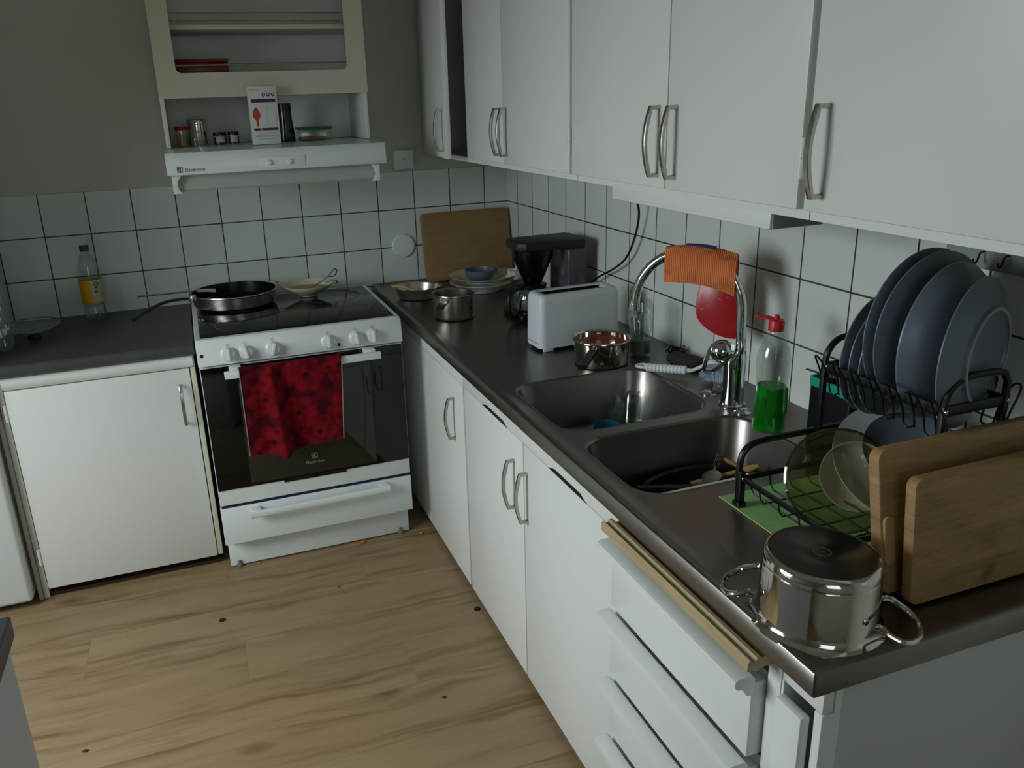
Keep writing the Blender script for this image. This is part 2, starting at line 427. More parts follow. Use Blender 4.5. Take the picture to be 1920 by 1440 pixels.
def solo(name, mb, material, label, cat, group=None, sharp=35, at=None):
    """a thing that is one mesh, its origin moved to its own base centre"""
    bm = mb.bm
    if at is None:
        xs = [v.co.x for v in bm.verts]; ys = [v.co.y for v in bm.verts]; zs = [v.co.z for v in bm.verts]
        at = ((min(xs) + max(xs)) / 2, (min(ys) + max(ys)) / 2, min(zs))
    for v in bm.verts: v.co -= Vector(at)
    o = obj(name, mb, material, None, sharp); o.location = at
    return tag(o, label, cat, group)
def struct(name, mb, material, parent=None):
    o = obj(name, mb, material, parent)
    if parent is None: o['kind'] = 'structure'
    return o
def text(name, s, size, M, material, parent, ext=0.0003, align='CENTER'):
    cu = bpy.data.curves.new(name, 'FONT'); cu.body = s; cu.size = size; cu.extrude = ext; cu.align_x = align; cu.align_y = 'CENTER'
    t = bpy.data.objects.new(name, cu); C.objects.link(t)
    bpy.context.view_layer.update()
    me = bpy.data.meshes.new_from_object(t.evaluated_get(bpy.context.evaluated_depsgraph_get()))
    bpy.data.objects.remove(t); bpy.data.curves.remove(cu)
    mb = MB(); mb.bm.from_mesh(me); bpy.data.meshes.remove(me)
    for v in mb.bm.verts: v.co = M @ v.co
    return obj(name, mb, material, parent)
FACE_Y = Matrix(((1, 0, 0, 0), (0, 0, -1, 0), (0, 1, 0, 0), (0, 0, 0, 1)))     # drawing plane x,z facing -y
def facey(x, y, z): return Matrix.Translation((x, y, z)) @ FACE_Y
# ------------------------------------------------------------ the room
Z0 = 0.035          # floor level
XL, YF, ZC = -3.2, -4.7, 2.5
struct('floor', MB().box(XL - .1, .1, YF - .1, .1, Z0 - .06, Z0), floor_mat())
struct('ceiling', MB().box(XL - .1, .1, YF - .1, .1, ZC, ZC + .06), ceilp)
wb = struct('wall_back', MB().box(XL - .1, .1, .006, .1, Z0, ZC), wallp)
struct('tile_panel', MB().box(-2.6, .0, .0, .006, .80, 1.277, .0008, 1), tile_mat('back_wall_tiles', 0, 0.102), wb)
wr = struct('wall_right', MB().box(.006, .1, YF, .006, Z0, ZC), wallp)
struct('tile_panel', MB().box(.0, .006, -3.3, .006, .80, 1.277 + .06, .0008, 1), tile_mat('right_wall_tiles', 1, 0.1125), wr)
WY0, WY1, WZ0, WZ1 = -2.28, -1.18, .86, 2.14
wl = MB()
wl.box(XL - .1, XL, WY1, .006, Z0, ZC).box(XL - .1, XL, YF, WY0, Z0, ZC).box(XL - .1, XL, WY0, WY1, Z0, WZ0).box(XL - .1, XL, WY0, WY1, WZ1, ZC)
struct('wall_left', wl, wallp)
wf = MB(); DX0, DX1, DZ0, DZ1 = -1.85, -.75, .95, 2.2
wf.box(XL, DX0, YF - .1, YF, Z0, ZC).box(DX1, .006, YF - .1, YF, Z0, ZC).box(DX0, DX1, YF - .1, YF, DZ1, ZC).box(DX0, DX1, YF - .1, YF, Z0, DZ0)
struct('wall_front', wf, wallp)
def window(n, ax, u0, u1, z0, z1, p):
    """frame and pane in a wall opening; ax 0: wall at x=p, ax 1: wall at y=p"""
    f = MB(); b = .05
    def bx(a0, a1, c0, c1, t0, t1, mb):
        if ax == 0: mb.box(p - t1, p - t0, a0, a1, c0, c1, .004)
        else: mb.box(a0, a1, p - t1, p - t0, c0, c1, .004)
    bx(u0, u0 + b, z0, z1, .02, .08, f); bx(u1 - b, u1, z0, z1, .02, .08, f); bx(u0 + b, u1 - b, z0, z0 + b, .02, .08, f); bx(u0 + b, u1 - b, z1 - b, z1, .02, .08, f)
    w_ = struct('window_%d' % n, f, white)
    g = MB(); bx(u0 + b, u1 - b, z0 + b, z1 - b, .045, .051, g); struct('window_pane', g, pane_m, w_)
window(1, 0, WY0, WY1, WZ0, WZ1, XL)
window(2, 1, DX0, DX1, DZ0, DZ1, YF)

# ------------------------------------------------------------ handles
def handle(parent, base, out, L=.130, bow=.031, mt=None, along=(0, 0, 1)):
    """bow handle: base = middle of the two feet on the door face, out = outward direction"""
    b = Vector(base); o = Vector(out); u = Vector(along); pts = []
    pts.append(b + u * (-L / 2)); pts.append(b + u * (-L / 2) + o * bow * .62)
    for i in range(1, 12):
        t = i / 12; pts.append(b + u * (-L / 2 + L * t) + o * (bow * .62 + bow * .38 * math.sin(PI * t)))
    pts.append(b + u * (L / 2) + o * bow * .62); pts.append(b + u * (L / 2))
    side = o.cross(u)
    return obj('handle', MB().tube(pts, 0, prof=(.008, .011), up=side), mt or nickel, parent)
def hinge(parent, x, y, z, ln=.062, r=.0055):
    m_ = MB().lathe([(0, 0), (r, 0), (r, ln * .49), (r * .8, ln * .5), (r, ln * .51), (r, ln), (0, ln)], 12, (x, y, z)); obj('hinge', m_, white, parent)

# ------------------------------------------------------------ wall cabinets on the right wall (fronts face -x)
def carcass_right(root, y0, y1, z0, z1, xf, t=.016, shelf=True, bottom=True, top=True):
    """open-fronted box between y0 (near camera, lower) and y1"""
    m_ = MB(); m_.box(xf, -.001, y0, y0 + t, z0, z1); m_.box(xf, -.001, y1 - t, y1, z0, z1)
    if bottom: m_.box(xf, -.001, y0 + t, y1 - t, z0, z0 + t)
    if top: m_.box(xf, -.001, y0 + t, y1 - t, z1 - t, z1)
    m_.box(-.008, -.001, y0 + t, y1 - t, z0 + t, z1 - t)
    return obj('body', m_, white, root)
UZ0, UZ1 = 1.335, 2.20
def door_right(root, y0, y1, z0, z1, hy=None, hz=1.4425, hingey=None, xf=-.36, hzs=(1.40,)):
    d = obj('door', MB().box(xf, xf + .0185, y0, y1, z0, z1, .0025), white, root)
    if hy is not None: handle(d, (xf, hy, hz), (-1, 0, 0))
    if hingey is not None:
        for q in hzs: hinge(d, xf - .002, hingey, q)
    return d
# corner unit with its door ajar
u = thing('wall_cabinet', 'white wall cabinet in the corner, its narrow door standing ajar on a dark gap', 'cabinet', (-.17, -.28, UZ0))
carcass_right(u, -.552, -.002, UZ0, UZ1, -.34)
th = math.radians(7.6); dl = .508
dm = MB(); Md = Matrix.Translation((-.3415, -.034, 0)) @ Matrix.Rotation(-th, 4, 'Z')
dm.box(-.0185, 0, -dl, 0, 1.350, 2.18, .0025, M=Md)
d = obj('door', dm, white, u)
q = Md @ Vector((-.0185, -dl + .035, 1.4425)); handle(d, q, Matrix.Rotation(-th, 3, 'Z') @ Vector((-1, 0, 0)))
# double and single units
u = thing('wall_cabinet', 'white wall cabinet with two handles side by side, nearest the corner unit', 'cabinet', (-.17, -.95, UZ0))
carcass_right(u, -1.340, -.554, UZ0, UZ1, -.34)
door_right(u, -.887, -.556, 1.352, 2.18, -.868); door_right(u, -1.335, -.890, 1.352, 2.18, -.922, hingey=-1.3385)
u = thing('wall_cabinet', 'white double wall cabinet hanging above the sink and the tap', 'cabinet', (-.17, -1.75, UZ0))
carcass_right(u, -2.156, -1.342, UZ0, UZ1, -.34)
door_right(u, -1.766, -1.346, 1.352, 2.18, -1.738); door_right(u, -2.148, -1.769, 1.352, 2.18, -1.800, hingey=-2.1535)
u = thing('wall_cabinet', 'white wall cabinet nearest the camera, above the plates in the dish rack', 'cabinet', (-.17, -2.6, UZ0))
carcass_right(u, -3.02, -2.158, UZ0, UZ1, -.34)
door_right(u, -2.60, -2.163, 1.352, 2.18, -2.198); door_right(u, -3.015, -2.603, 1.352, 2.18, -2.64)
# lamp box below
lb = thing('undercabinet_lamp', 'slim white lamp box under the wall cabinet above the tap', 'lamp', (-.28, -1.76, 1.30))
obj('housing', MB().box(-.328, -.215, -2.05, -1.495, 1.304, 1.3345, .003), white, lb)
obj('end_cap', MB().box(-.325, -.218, -2.054, -2.051, 1.306, 1.333, .001), mat('grey_plastic', '8a8d8c', .5, noise=.05), lb)
# plug socket under the cabinet and the black cord of the coffee maker
so = MB().box(-.13, -.02, -1.20, -1.04, 1.302, 1.3345, .004)
solo('power_socket', so, whitepl, 'small white socket box under the wall cabinet where the black cord plugs in', 'socket')

# ------------------------------------------------------------ base cabinets on the right (fronts face -x)
BX = -.575
def base_right(root, y0, y1, rail=True, bottom=.10):
    t = .014; m_ = MB()
    m_.box(-.557, -.02, y0, y0 + t, .066, .800).box(-.557, -.02, y1 - t, y1, .066, .800).box(-.557, -.02, y0 + t, y1 - t, .066, .080).box(-.028, -.02, y0 + t, y1 - t, .08, .80)
    obj('body', m_, white, root)
    if rail: obj('top_rail', MB().box(BX, -.557, y0, y1, .7405, .8025, .002), white, root)
    obj('kickboard', MB().box(-.515, -.50, y0, y1, Z0, .066), brown_kick, root)
def slot(root, y0, y1, zc=.7405):
    pts = [(y0, zc), (y0 + .03, zc + .010), (y1 - .03, zc + .010), (y1, zc)]
    pts = [(p[0], p[1]) for p in pts]
    obj('finger_slot_shade', MB().prism(pts, 0, BX - .0006, BX + .006), dark, root)  # dark solid on the rail paints the shade of a cut-out
u = thing('base_cabinet', 'white single-door base cabinet beside the cooker', 'cabinet', (-.3, -.62, Z0))
base_right(u, -1.066, -.010)
obj('filler_panel', MB().box(BX, -.557, -.618, -.010, .060, .7395, .002), white, u)
d = door_right(u, -1.060, -.622, .060, .7385, -.985 + .012, .604, hingey=None, xf=BX)
u = thing('base_cabinet', 'white double-door base cabinet below the sinks, two handles side by side', 'cabinet', (-.3, -1.53, Z0))
base_right(u, -1.992, -1.070)
door_right(u, -1.519, -1.074, .060, .7385, -1.462, .604, xf=BX); door_right(u, -1.987, -1.523, .060, .7385, -1.545, .604, xf=BX)
slot(u, -1.42, -1.235); slot(u, -1.86, -1.672)
# drawers
u = thing('drawer_cabinet', 'white drawer cabinet with full-width lip pulls under the wooden board edge', 'cabinet', (-.3, -2.22, Z0))
base_right(u, -2.450, -1.994, rail=False)
obj('stile', MB().box(BX, -.557, -2.450, -2.423, .066, .80, .0015), white, u)
for z1, hgt in ((.746, .142), (.592, .146), (.434, .130), (.290, .125), (.150, .085)):
    dr = obj('drawer', MB().box(-.597, -.557, -2.418, -2.006, z1 - hgt - .006, z1 - .016, .003), white, u)
    lip = [(-.596, z1 - .034), (-.606, z1 - .033), (-.609, z1 - .027), (-.612, z1 - .020), (-.622, z1 - .019), (-.628, z1 - .012), (-.627, z1 - .003), (-.620, z1), (-.598, z1), (-.593, z1 - .006), (-.593, z1 - .034)]
    obj('lip_pull', MB().prism([(a, b) for a, b in lip], 1, -2.420, -2.004, bev=.0015), white, dr)
u = thing('base_cabinet', 'narrow white cabinet closing the run at the open end of the steel worktop', 'cabinet', (-.3, -2.49, Z0))
obj('frame', MB().box(BX, -.557, -2.528, -2.452, .758, .8025, .0015).box(BX, -.557, -2.456, -2.452, .06, .758), white, u)
obj('door', MB().box(-.592, -.5752, -2.510, -2.460, .070, .742, .003), white, u)
obj('end_post', MB().box(BX, -.545, -2.529, -2.5145, Z0, .757, .0015).box(-.5565, -.545, -2.529, -2.5145, .757, .8025), white, u)
obj('end_panel', MB().box(-.5445, -.002, -2.526, -2.508, Z0, .8025, .001), panelg, u)
# pull-out board edge of pale wood
pr = [(-.627, .784), (-.627, .798), (-.623, .802), (-.618, .797), (-.614, .797), (-.611, .803), (-.605, .803), (-.605, .781), (-.614, .781), (-.617, .784)]
b_ = thing('pull_out_board', 'pale wooden pull-out board edge with a groove, above the top drawer', 'board', (-.6, -2.22, .766))
obj('grooved_edge', MB().prism([(a + .004, b - .012) for a, b in pr], 1, -2.437, -2.012, bev=.001), palewood, b_)
obj('board_leaf', MB().box(-.602, -.56, -2.432, -2.02, .769, .786), palewood, b_)

# ------------------------------------------------------------ steel worktop with two sinks
def bridge(bm, A, B):
    n = len(A)
    return [bm.faces.new((A[i], A[(i + 1) % n], B[(i + 1) % n], B[i])) for i in range(n)]
def loop(bm, pts, z): return [bm.verts.new((p[0], p[1], z)) for p in pts]
WX0, WX1, WY_0, WY_1 = -.605, -.001, -2.540, -.002
FZ = .8345
wt = MB(); bm = wt.bm
def rr(dx, r): return rrect(WX0 + dx, WX1 - dx * .0, WY_0 + dx, WY_1, r, 3)
L0 = loop(bm, rrect(WX0, WX1, WY_0, WY_1, .003, 3), .8045)
L1 = loop(bm, rrect(WX0, WX1, WY_0, WY_1, .003, 3), .838)
L2 = loop(bm, rrect(WX0 + .002, WX1, WY_0 + .002, WY_1, .003, 3), .840)
L3 = loop(bm, rrect(WX0 + .018, WX1 - .004, WY_0 + .018, WY_1 - .004, .004, 3), .8395)
L4 = loop(bm, rrect(WX0 + .030, WX1 - .012, WY_0 + .030, WY_1 - .012, .006, 3), FZ)
for a, b in ((L0, L1), (L1, L2), (L2, L3), (L3, L4)): bridge(bm, a, b)
SINKS = [(-.557, -.158, -1.722, -1.368), (-.557, -.140, -2.048, -1.752)]
holes = [loop(bm, rrect(*s_, .070, 8), FZ) for s_ in SINKS]
def edges_of(Lp): return [bm.edges.get((Lp[i], Lp[(i + 1) % len(Lp)])) or bm.edges.new((Lp[i], Lp[(i + 1) % len(Lp)])) for i in range(len(Lp))]
es = edges_of(L4)
for h in holes: es += edges_of(h)
bmesh.ops.triangle_fill(bm, use_beauty=True, use_dissolve=False, edges=es)
bmesh.ops.recalc_face_normals(bm, faces=bm.faces[:])
wtop = thing('steel_worktop', 'long stainless steel worktop with two sinks along the right wall', 'worktop', (-.3, -1.27, .80))
obj('worktop_surface', wt, steelw, wtop, sharp=50)
obj('worktop_core', MB().box(-.598, -.565, -2.53, -.02, .804, .815), dark, wtop)
for (x0, x1, y0, y1) in SINKS:
    mb = MB(); bm = mb.bm; prev = None
    steps = [(0, FZ, .070), (.003, FZ + .0012, .069), (.006, FZ, .067), (.009, FZ - .006, .066), (.020, FZ - .135, .060), (.028, FZ - .150, .055), (.045, FZ - .158, .045), (.12, FZ - .160, .03)]
    for dx, z, r in steps:
        Lp = loop(bm, rrect(x0 + dx, x1 - dx, y0 + dx, y1 - dx, r, 8), z)
        if prev: bridge(bm, prev, Lp)
        prev = Lp
    bm.faces.new(prev); bmesh.ops.recalc_face_normals(bm, faces=bm.faces[:])
    for f in bm.faces: f.normal_flip()
    sb = obj('sink_bowl', mb, steelb, wtop, sharp=60)
    cx, cy = (x0 + x1) / 2, (y0 + y1) / 2
    obj('drain', MB().lathe([(0, .004), (.012, .004), (.015, .001), (.032, .0012), (.040, .004), (.043, .0)], 24, (cx, cy, FZ - .160)), chrome, sb)

# ------------------------------------------------------------ left run: base cabinet, laminate worktop, fridge
u = thing('base_cabinet', 'white base cabinet left of the cooker under the grey laminate worktop', 'cabinet', (-1.6, -.3, Z0))
t = .016; m_ = MB()
m_.box(-1.880, -1.864, -.555, -.02, Z0, .80).box(-1.328, -1.312, -.555, -.02, .075, .80).box(-1.864, -1.328, -.555, -.02, .075, .09).box(-1.864, -1.328, -.028, -.02, .09, .80)
obj('body', m_, white, u)
obj('kickboard', MB().box(-1.864, -1.312, -.50, -.487, Z0, .075), dark, u)
obj('floor_batten', MB().box(-1.864, -1.312, -.548, -.503, Z0 + .0005, .047), brown_kick, u)
d = obj('door', MB().box(-1.858, -1.330, -.575, -.556, .076, .756, .003), white, u)
handle(d, (-1.363, -.575, .640), (0, -1, 0), L=.128)
for hz in (.165, .66): hinge(d, -1.864, -.571, hz, .055)
obj('side_stile', MB().box(-1.892, -1.8805, -.572, -.556, .04, .80, .002), mat('shaded_white', 'a9a498', .5, noise=.06), u)  # white greyed to carry the shade on this side strip
strip = [(-.556, .762), (-.574, .760), (-.582, .770), (-.584, .785), (-.580, .798), (-.572, .803), (-.556, .803)]
obj('top_strip', MB().prism(strip, 0, -1.858, -1.316), white, u)
obj('right_stile', MB().box(-1.327, -1.312, -.573, -.556, .078, .758, .002), cream, u)
wl_ = MB(); prof = [(-.001, .8045), (-.594, .8045), (-.600, .809), (-.602, .822), (-.600, .834), (-.594, .840), (-.001, .840)]
wl_.prism(prof, 0, -1.898, -1.306)
solo('laminate_worktop', wl_, laminate, 'dark grey laminate worktop with a rounded front edge, left of the cooker', 'worktop')
fr = thing('fridge', 'white fridge at the far left, only its lower corner in view', 'fridge', (-2.2, -.3, Z0))
obj('body', MB().box(-2.49, -1.902, -.56, -.02, .055, 1.85, .012, 3), enamel, fr)  # unseen upper part built tall to keep light off the left back wall
obj('door', MB().box(-2.492, -1.900, -.612, -.562, .062, 1.84, .014, 3), enamel, fr)
obj('plinth', MB().box(-2.47, -1.92, -.52, -.05, Z0, .055), dark, fr)
# counter at the near left
u = thing('base_cabinet', 'white cabinet under a grey top at the lower left edge of the picture', 'cabinet', (-2.0, -2.6, Z0))
obj('body', MB().box(-2.49, -1.6045, -3.2, -2.022, Z0, .803, .002), white, u)
obj('side_panel', MB().box(-1.604, -1.594, -3.2, -2.022, Z0, .803, .0015), mat('cool_white_board', 'c9ccd2', .4, noise=.02), u)
solo('laminate_worktop', MB().box(-2.49, -1.588, -3.22, -2.000, .8035, .840, .004), laminate, 'grey laminate worktop end poking in at the left edge, nearest the camera', 'worktop')
# ------------------------------------------------------------ cooker
ck = thing('cooker', 'white freestanding cooker with black glass hob and a red towel on its oven door', 'cooker', (-.975, -.35, Z0))
X0, X1 = -1.300, -.650
obj('body', MB().box(X0 + .003, X1 - .003, -.628, -.06, .14, .846, .004), enamel, ck)
tp = MB(); bm = tp.bm
o1 = loop(bm, rrect(X0, X1, -.655, -.10, .008, 3), .846); o2 = loop(bm, rrect(X0, X1, -.655, -.10, .008, 3), .860)
o3 = loop(bm, rrect(X0 + .003, X1 - .003, -.652, -.103, .007, 3), .863); o4 = loop(bm, rrect(X0 + .015, X1 - .015, -.634, -.115, .004, 3), .863)
for a, b in ((o1, o2), (o2, o3), (o3, o4)): bridge(bm, a, b)
bm.faces.new(o4); bm.faces.new(list(reversed(o1))); bmesh.ops.recalc_face_normals(bm, faces=bm.faces[:])
obj('hob_frame', tp, enamel, ck)
hg = obj('hob_glass', MB().box(X0 + .016, X1 - .016, -.633, -.116, .860, .8642, .001), hobm, ck)
zm = mat('hob_zone_print', '3c3d41', .25, noise=.05)
for cx, cy, r in ((-1.13, -.50, .105), (-1.13, -.245, .085), (-.81, -.245, .105), (-.80, -.515, .078)):
    ring = MB(); ring.lathe([(r - .0012, 0), (r - .0012, .0003), (r + .0004, .0003), (r + .0004, 0)], 56, (cx, cy, .8642)); obj('cooking_zone', ring, zm, hg)
pan_ = [(-.640, .846), (-.655, .857), (-.659, .848), (-.668, .790), (-.667, .781), (-.640, .779)]
cp = obj('control_panel', MB().prism(pan_, 0, X0, X1, bev=.002), enamel, ck)
tk = mat('grey_print', '6b7075', .5, noise=.05)
nrm = Vector((0, -.067, .009)).normalized(); pn = Vector((0, -1, .15)).normalized()
for i, kx in enumerate((-1.207, -1.154, -1.070, -.895, -.805, -.749)):
    M = frame((kx, -.6645, .812), pn)
    k = MB().lathe([(.0235, 0), (.0235, .004), (.0205, .006), (.0195, .017), (.0175, .0195), (0, .020)], 28, M=M)
    k.box(-.0045, .0045, -.019, .019, .012, .028, .002, M=M @ Matrix.Rotation((0, .2, -.3, 0, .1, .0)[i], 4, 'Z'))
    kk = obj('knob', k, enamel, cp)
    mk = MB()
    for a in range(-4, 5):
        t = math.radians(a * 30); mk.box(-.0006, .0006, .0265, .0285, -.0004, .0004, M=frame((kx, -.6640, .812), pn) @ Matrix.Rotation(t, 4, 'Z'))
    mk.tube([frame((kx, -.6617, .8405), pn) @ Vector((.004 * math.cos(a_), .004 * math.sin(a_), .0002)) for a_ in [j * PI / 5 for j in range(10)]], .0004, 4, closed=True)
    obj('knob_print', mk, tk, cp)
for kx, kz in ((-1.286, .815), (-.862, .797)):
    obj('indicator', MB().lathe([(.0055, -.002), (.0055, .0005), (0, .0012)], 16, M=frame((kx, -.6652 - (.812 - kz) * .13 + .0005, kz), pn)), blackpl, cp)
# oven door
od = obj('oven_door', MB().box(X0 + .002, X1 - .002, -.6585, -.630, .2955, .7745, .003), enamel, ck)
obj('oven_glass', MB().box(X0 + .004, X1 - .004, -.6625, -.6588, .352, .772, .001).box(-1.085, -.875, -.6625, -.6588, .344, .3525, .001), blackgl, od)
obj('oven_window', MB().box(-1.190, -.768, -.6632, -.6622, .362, .716, .0004), ovenwin, od)
hb = obj('oven_handle', MB().box(-1.228, -.735, -.712, -.697, .744, .768, .003).box(-1.212, -1.176, -.700, -.6587, .752, .776, .002).box(-.787, -.751, -.700, -.6587, .752, .776, .002), enamel, od)
greyp = mat('silver_print', '9c9c98', .4, noise=.03)
def emblem(cx, y, cz, s, mt, parent):
    """square mark: a ring with an arrow-like cut"""
    e = MB(); M = facey(cx, y, cz)
    for a in ((-1, 1, .8, 1), (-1, 1, -1, -.8)): e.box(a[0] * s, a[1] * s, a[2] * s, a[3] * s, 0, .0004, M=M)
    e.box(-s, -.8 * s, -s, s, 0, .0004, M=M); e.box(.8 * s, s, -s, s, 0, .0004, M=M)
    ring = [(.62 * s * math.cos(t), .62 * s * math.sin(t)) for t in [math.radians(50 + i * 26) for i in range(11)]]
    e.tube([M @ Vector((p[0], p[1], .0002)) for p in ring], s * .13, 6)
    e.prism([(-.35 * s, 0), (.25 * s, .5 * s), (.25 * s, -.5 * s)], 2, 0, .0004, M=M)
    obj('emblem', e, mt, parent)
emblem(-.977, -.6634, .424, .0105, greyp, od)
text('lettering', 'Electrolux', .0155, facey(-.977, -.6634, .4015), greyp, od)
# lower drawer and plinth
dw = obj('drawer', MB().box(X0 + .001, X1 - .001, -.6580, -.630, .150, .2835, .003), enamel, ck)
obj('drawer_handle', MB().tube([(-1.205, -.690, .262), (-.735, -.690, .266)], 0, prof=(.014, .022), up=(0, 0, 1)).box(-1.205, -1.172, -.690, -.6575, .258, .276, .003).box(-.768, -.735, -.690, -.6575, .260, .278, .003), enamel, dw)
obj('gap_shade', MB().box(X0 + .006, X1 - .006, -.652, -.628, .2836, .2954), mat('dark_blue_gap', '12163a', .6, noise=.1), ck)  # solid dark-blue strip stands for the shaded gap above the drawer
pl = obj('plinth', MB().box(X0 + .008, X1 - .008, -.606, -.06, .040, .1415, .003), enamel, ck)
for fx in (-1.262, -.690):
    obj('adjusting_foot', MB().lathe([(0, 0), (.010, 0), (.010, .012), (.006, .014), (.006, .024), (0, .024)], 16, (fx, -.607, Z0)), mat('grey_foot', '6d6f70', .5, noise=.05), pl)

# red towel hung over the oven handle
def towel_pt(u, v):
    x = -1.184 + .318 * u
    if v < .22:      # back drop, behind the bar
        t = v / .22; y = -.688 + .003 * math.sin(9 * u); z = .66 + (.772 - .66) * t
    elif v < .30:
        t = (v - .22) / .08; a = PI * (1 - t)
        y = -.7035 + .0155 * math.cos(PI - a) * -1; y = -.7045 - .0145 * math.cos(a); z = .7725 + .004 * math.sin(a)
        y = -.7045 + .0145 * math.cos(PI * t); z = .772 + .004 * math.sin(PI * t)
    else:
        t = (v - .30) / .70
        y = -.7190 - .006 * math.sin(7 * u + 1) * t - .010 * t * (1 - t)
        g_ = math.exp(-((u - .285 - .05 * t) / (.045 + .03 * t)) ** 2)
        y -= (.016 + .026 * t) * g_
        y += .007 * math.exp(-((u - .42) / .045) ** 2) + .006 * math.exp(-((u - .17) / .05) ** 2) * (1 - t * .4) - .004 * math.exp(-((u - .72) / .10) ** 2)
        z = .772 - t * (.286 + .008 * math.sin(5 * u) + .010 * g_)
        x += .012 * t * math.sin(4 * u + .5) - .006 * t
    return Vector((x, y, z))
tw = thing('towel', 'red towel with dark-centred flowers hanging over the oven door handle', 'towel', (-1.03, -.705, .48))
obj('towel_cloth', MB().grid(towel_pt, 60, 60, .0025), towelm, tw, sharp=80)
for u_ in (0.0, 1.0):
    hem = MB().tube([towel_pt(u_, .32 + .68 * i / 30) + Vector((0, -.0012, 0)) for i in range(31)], .0016, 6)
    obj('hem', hem, mat('grey_hem', '8e8888', .9, noise=.05), tw)

# ------------------------------------------------------------ hood, shelf unit above it
hd = thing('range_hood', 'white range hood with two round switches, mounted over the cooker', 'hood', (-.965, -.2, 1.34))
hp = [(-.002, 1.350), (-.450, 1.342), (-.466, 1.346), (-.470, 1.356), (-.466, 1.400), (-.455, 1.412), (-.345, 1.418), (-.002, 1.418)]
hbody = obj('body', MB().prism(hp, 0, -1.309, -.616, bev=.002), enamel, hd)
emblem(-1.270, -.4695, 1.362, .0085, mat('black_print', '1c1f24', .5, noise=.05), hbody)
text('lettering', 'Electrolux', .0148, facey(-1.256, -.4700, 1.3605), mat('black_print', '1c1f24'), hbody, align='LEFT')
obj('switch_plate', MB().box(-1.030, -.885, -.4712, -.4685, 1.354, 1.386, .001), whitepl, hbody)
for kx in (-1.000, -.935):
    obj('switch', MB().lathe([(.0085, 0), (.0085, .006), (.006, .008), (0, .008)], 20, M=frame((kx, -.4705, 1.369), (0, -1, .1))).box(kx + .008, kx + .026, -.4722, -.4700, 1.366, 1.372), whitepl, hbody)
obj('visor', MB().prism([(-.420, 1.345), (-.432, 1.298), (-.428, 1.292), (-.418, 1.296), (-.408, 1.345)], 0, -1.282, -.650), mat('hood_visor', 'a9aea6', .35, noise=.04), hd)
for bx_, sg in ((-1.292, 1), (-.642, -1)):
    pts = [(-.462, 1.344), (-.462, 1.330), (-.452, 1.316), (-.447, 1.300), (-.452, 1.287), (-.400, 1.287), (-.400, 1.344)]
    pts2 = [(0, 1.344), (0, 1.288), (.026, 1.288), (.019, 1.298), (.014, 1.312), (.018, 1.328), (.030, 1.344)]
    obj('bracket', MB().prism([(bx_ + sg * (a - .006), b) for a, b in pts2], 1, -.446, -.433, bev=.001), whitepl, hd)
sh_ = thing('shelf_unit', 'white open shelf unit with two metal rails above the range hood', 'shelf', (-.95, -.15, 1.42))
SX0, SX1 = -1.302, -.622
obj('side_panel', MB().box(SX0, SX0 + .014, -.268, -.003, 1.4195, 2.25, .001), white, sh_)
obj('side_panel', MB().box(SX1 - .014, SX1, -.268, -.003, 1.4195, 2.25, .001), white, sh_)
obj('back_panel', MB().box(SX0 + .015, SX1 - .015, -.010, -.003, 1.4195, 2.24), white, sh_)
obj('shelf', MB().box(SX0 + .015, SX1 - .015, -.262, -.011, 1.618, 1.646, .001), cream, sh_)
obj('shelf', MB().box(SX0 + .015, SX1 - .015, -.250, -.011, 1.782, 1.797, .001), cream, sh_)
obj('shelf', MB().box(SX0 + .015, SX1 - .015, -.250, -.011, 2.10, 2.115, .001), cream, sh_)
ff = MB(); bm = ff.bm
for y in (-.284, -.268):
    outer = loop(bm, [(SX1, 1.574), (SX1, 2.25), (SX0, 2.25), (SX0, 1.574)], 0)
    inner = loop(bm, rrect(-1.240, -.686, 1.650, 2.10, .018, 5), 0)
    n0 = len(bm.faces)
    bm2 = outer + inner
    es = [bm.edges.new((outer[i], outer[(i + 1) % 4])) for i in range(4)] + [bm.edges.new((inner[i], inner[(i + 1) % len(inner)])) for i in range(len(inner))]
    bmesh.ops.triangle_fill(bm, use_beauty=True, edges=es)
    for v in bm2: v.co = Vector((v.co.x, y, v.co.y))
    if y == -.284: Fo, Fi = outer, inner
    else: bridge(bm, Fo, outer); bridge(bm, Fi, inner)
bmesh.ops.recalc_face_normals(bm, faces=bm.faces[:])
obj('front_frame', ff, cream, sh_)
for z in (1.674, 1.806, 1.83):
    obj('rail', MB().tube([(-1.243, -.262, z), (-.684, -.262, z)], .0028 if z < 1.7 else .0022, 8), nickel, sh_)

# things on top of the hood
HZ = 1.4185
def jar(name, label, x, y, r, h, glassm, lidm, fill=None, lidh=.012, group=None, cat='jar'):
    j = thing(name, label, cat, (x, y, HZ), group)
    obj('jar_body', MB().lathe([(0, 0), (r * .96, 0), (r, .004), (r, h * .80), (r * .9, h - lidh), (r * .88, h - lidh)], 28, (x, y, HZ)), glassm, j)
    if fill: obj('contents', MB().lathe([(0, .002), (r * .93, .002), (r * .93, h * .62), (0, h * .64)], 24, (x, y, HZ)), fill, j)
    obj('lid', MB().lathe([(0, h - lidh), (r * .98, h - lidh), (r, h - lidh + .001), (r, h - .001), (r * .97, h), (0, h)], 28, (x, y, HZ)), lidm, j)
    return j
jar('spice_jar', 'small spice jar with a red lid, leftmost on the range hood', -1.250, -.13, .0200, .066, clear, redpl, mat('ground_spice', 'b79a6a', .9, noise=.35, nscale=60))
s_ = thing('shaker', 'steel shaker between the red-lidded jar and the small black-lidded jars', 'shaker', (-1.197, -.125, HZ))
obj('shaker_body', MB().lathe([(0, 0), (.029, 0), (.030, .003), (.030, .070), (.0285, .072)], 32, (-1.197, -.125, HZ)), steelp, s_)
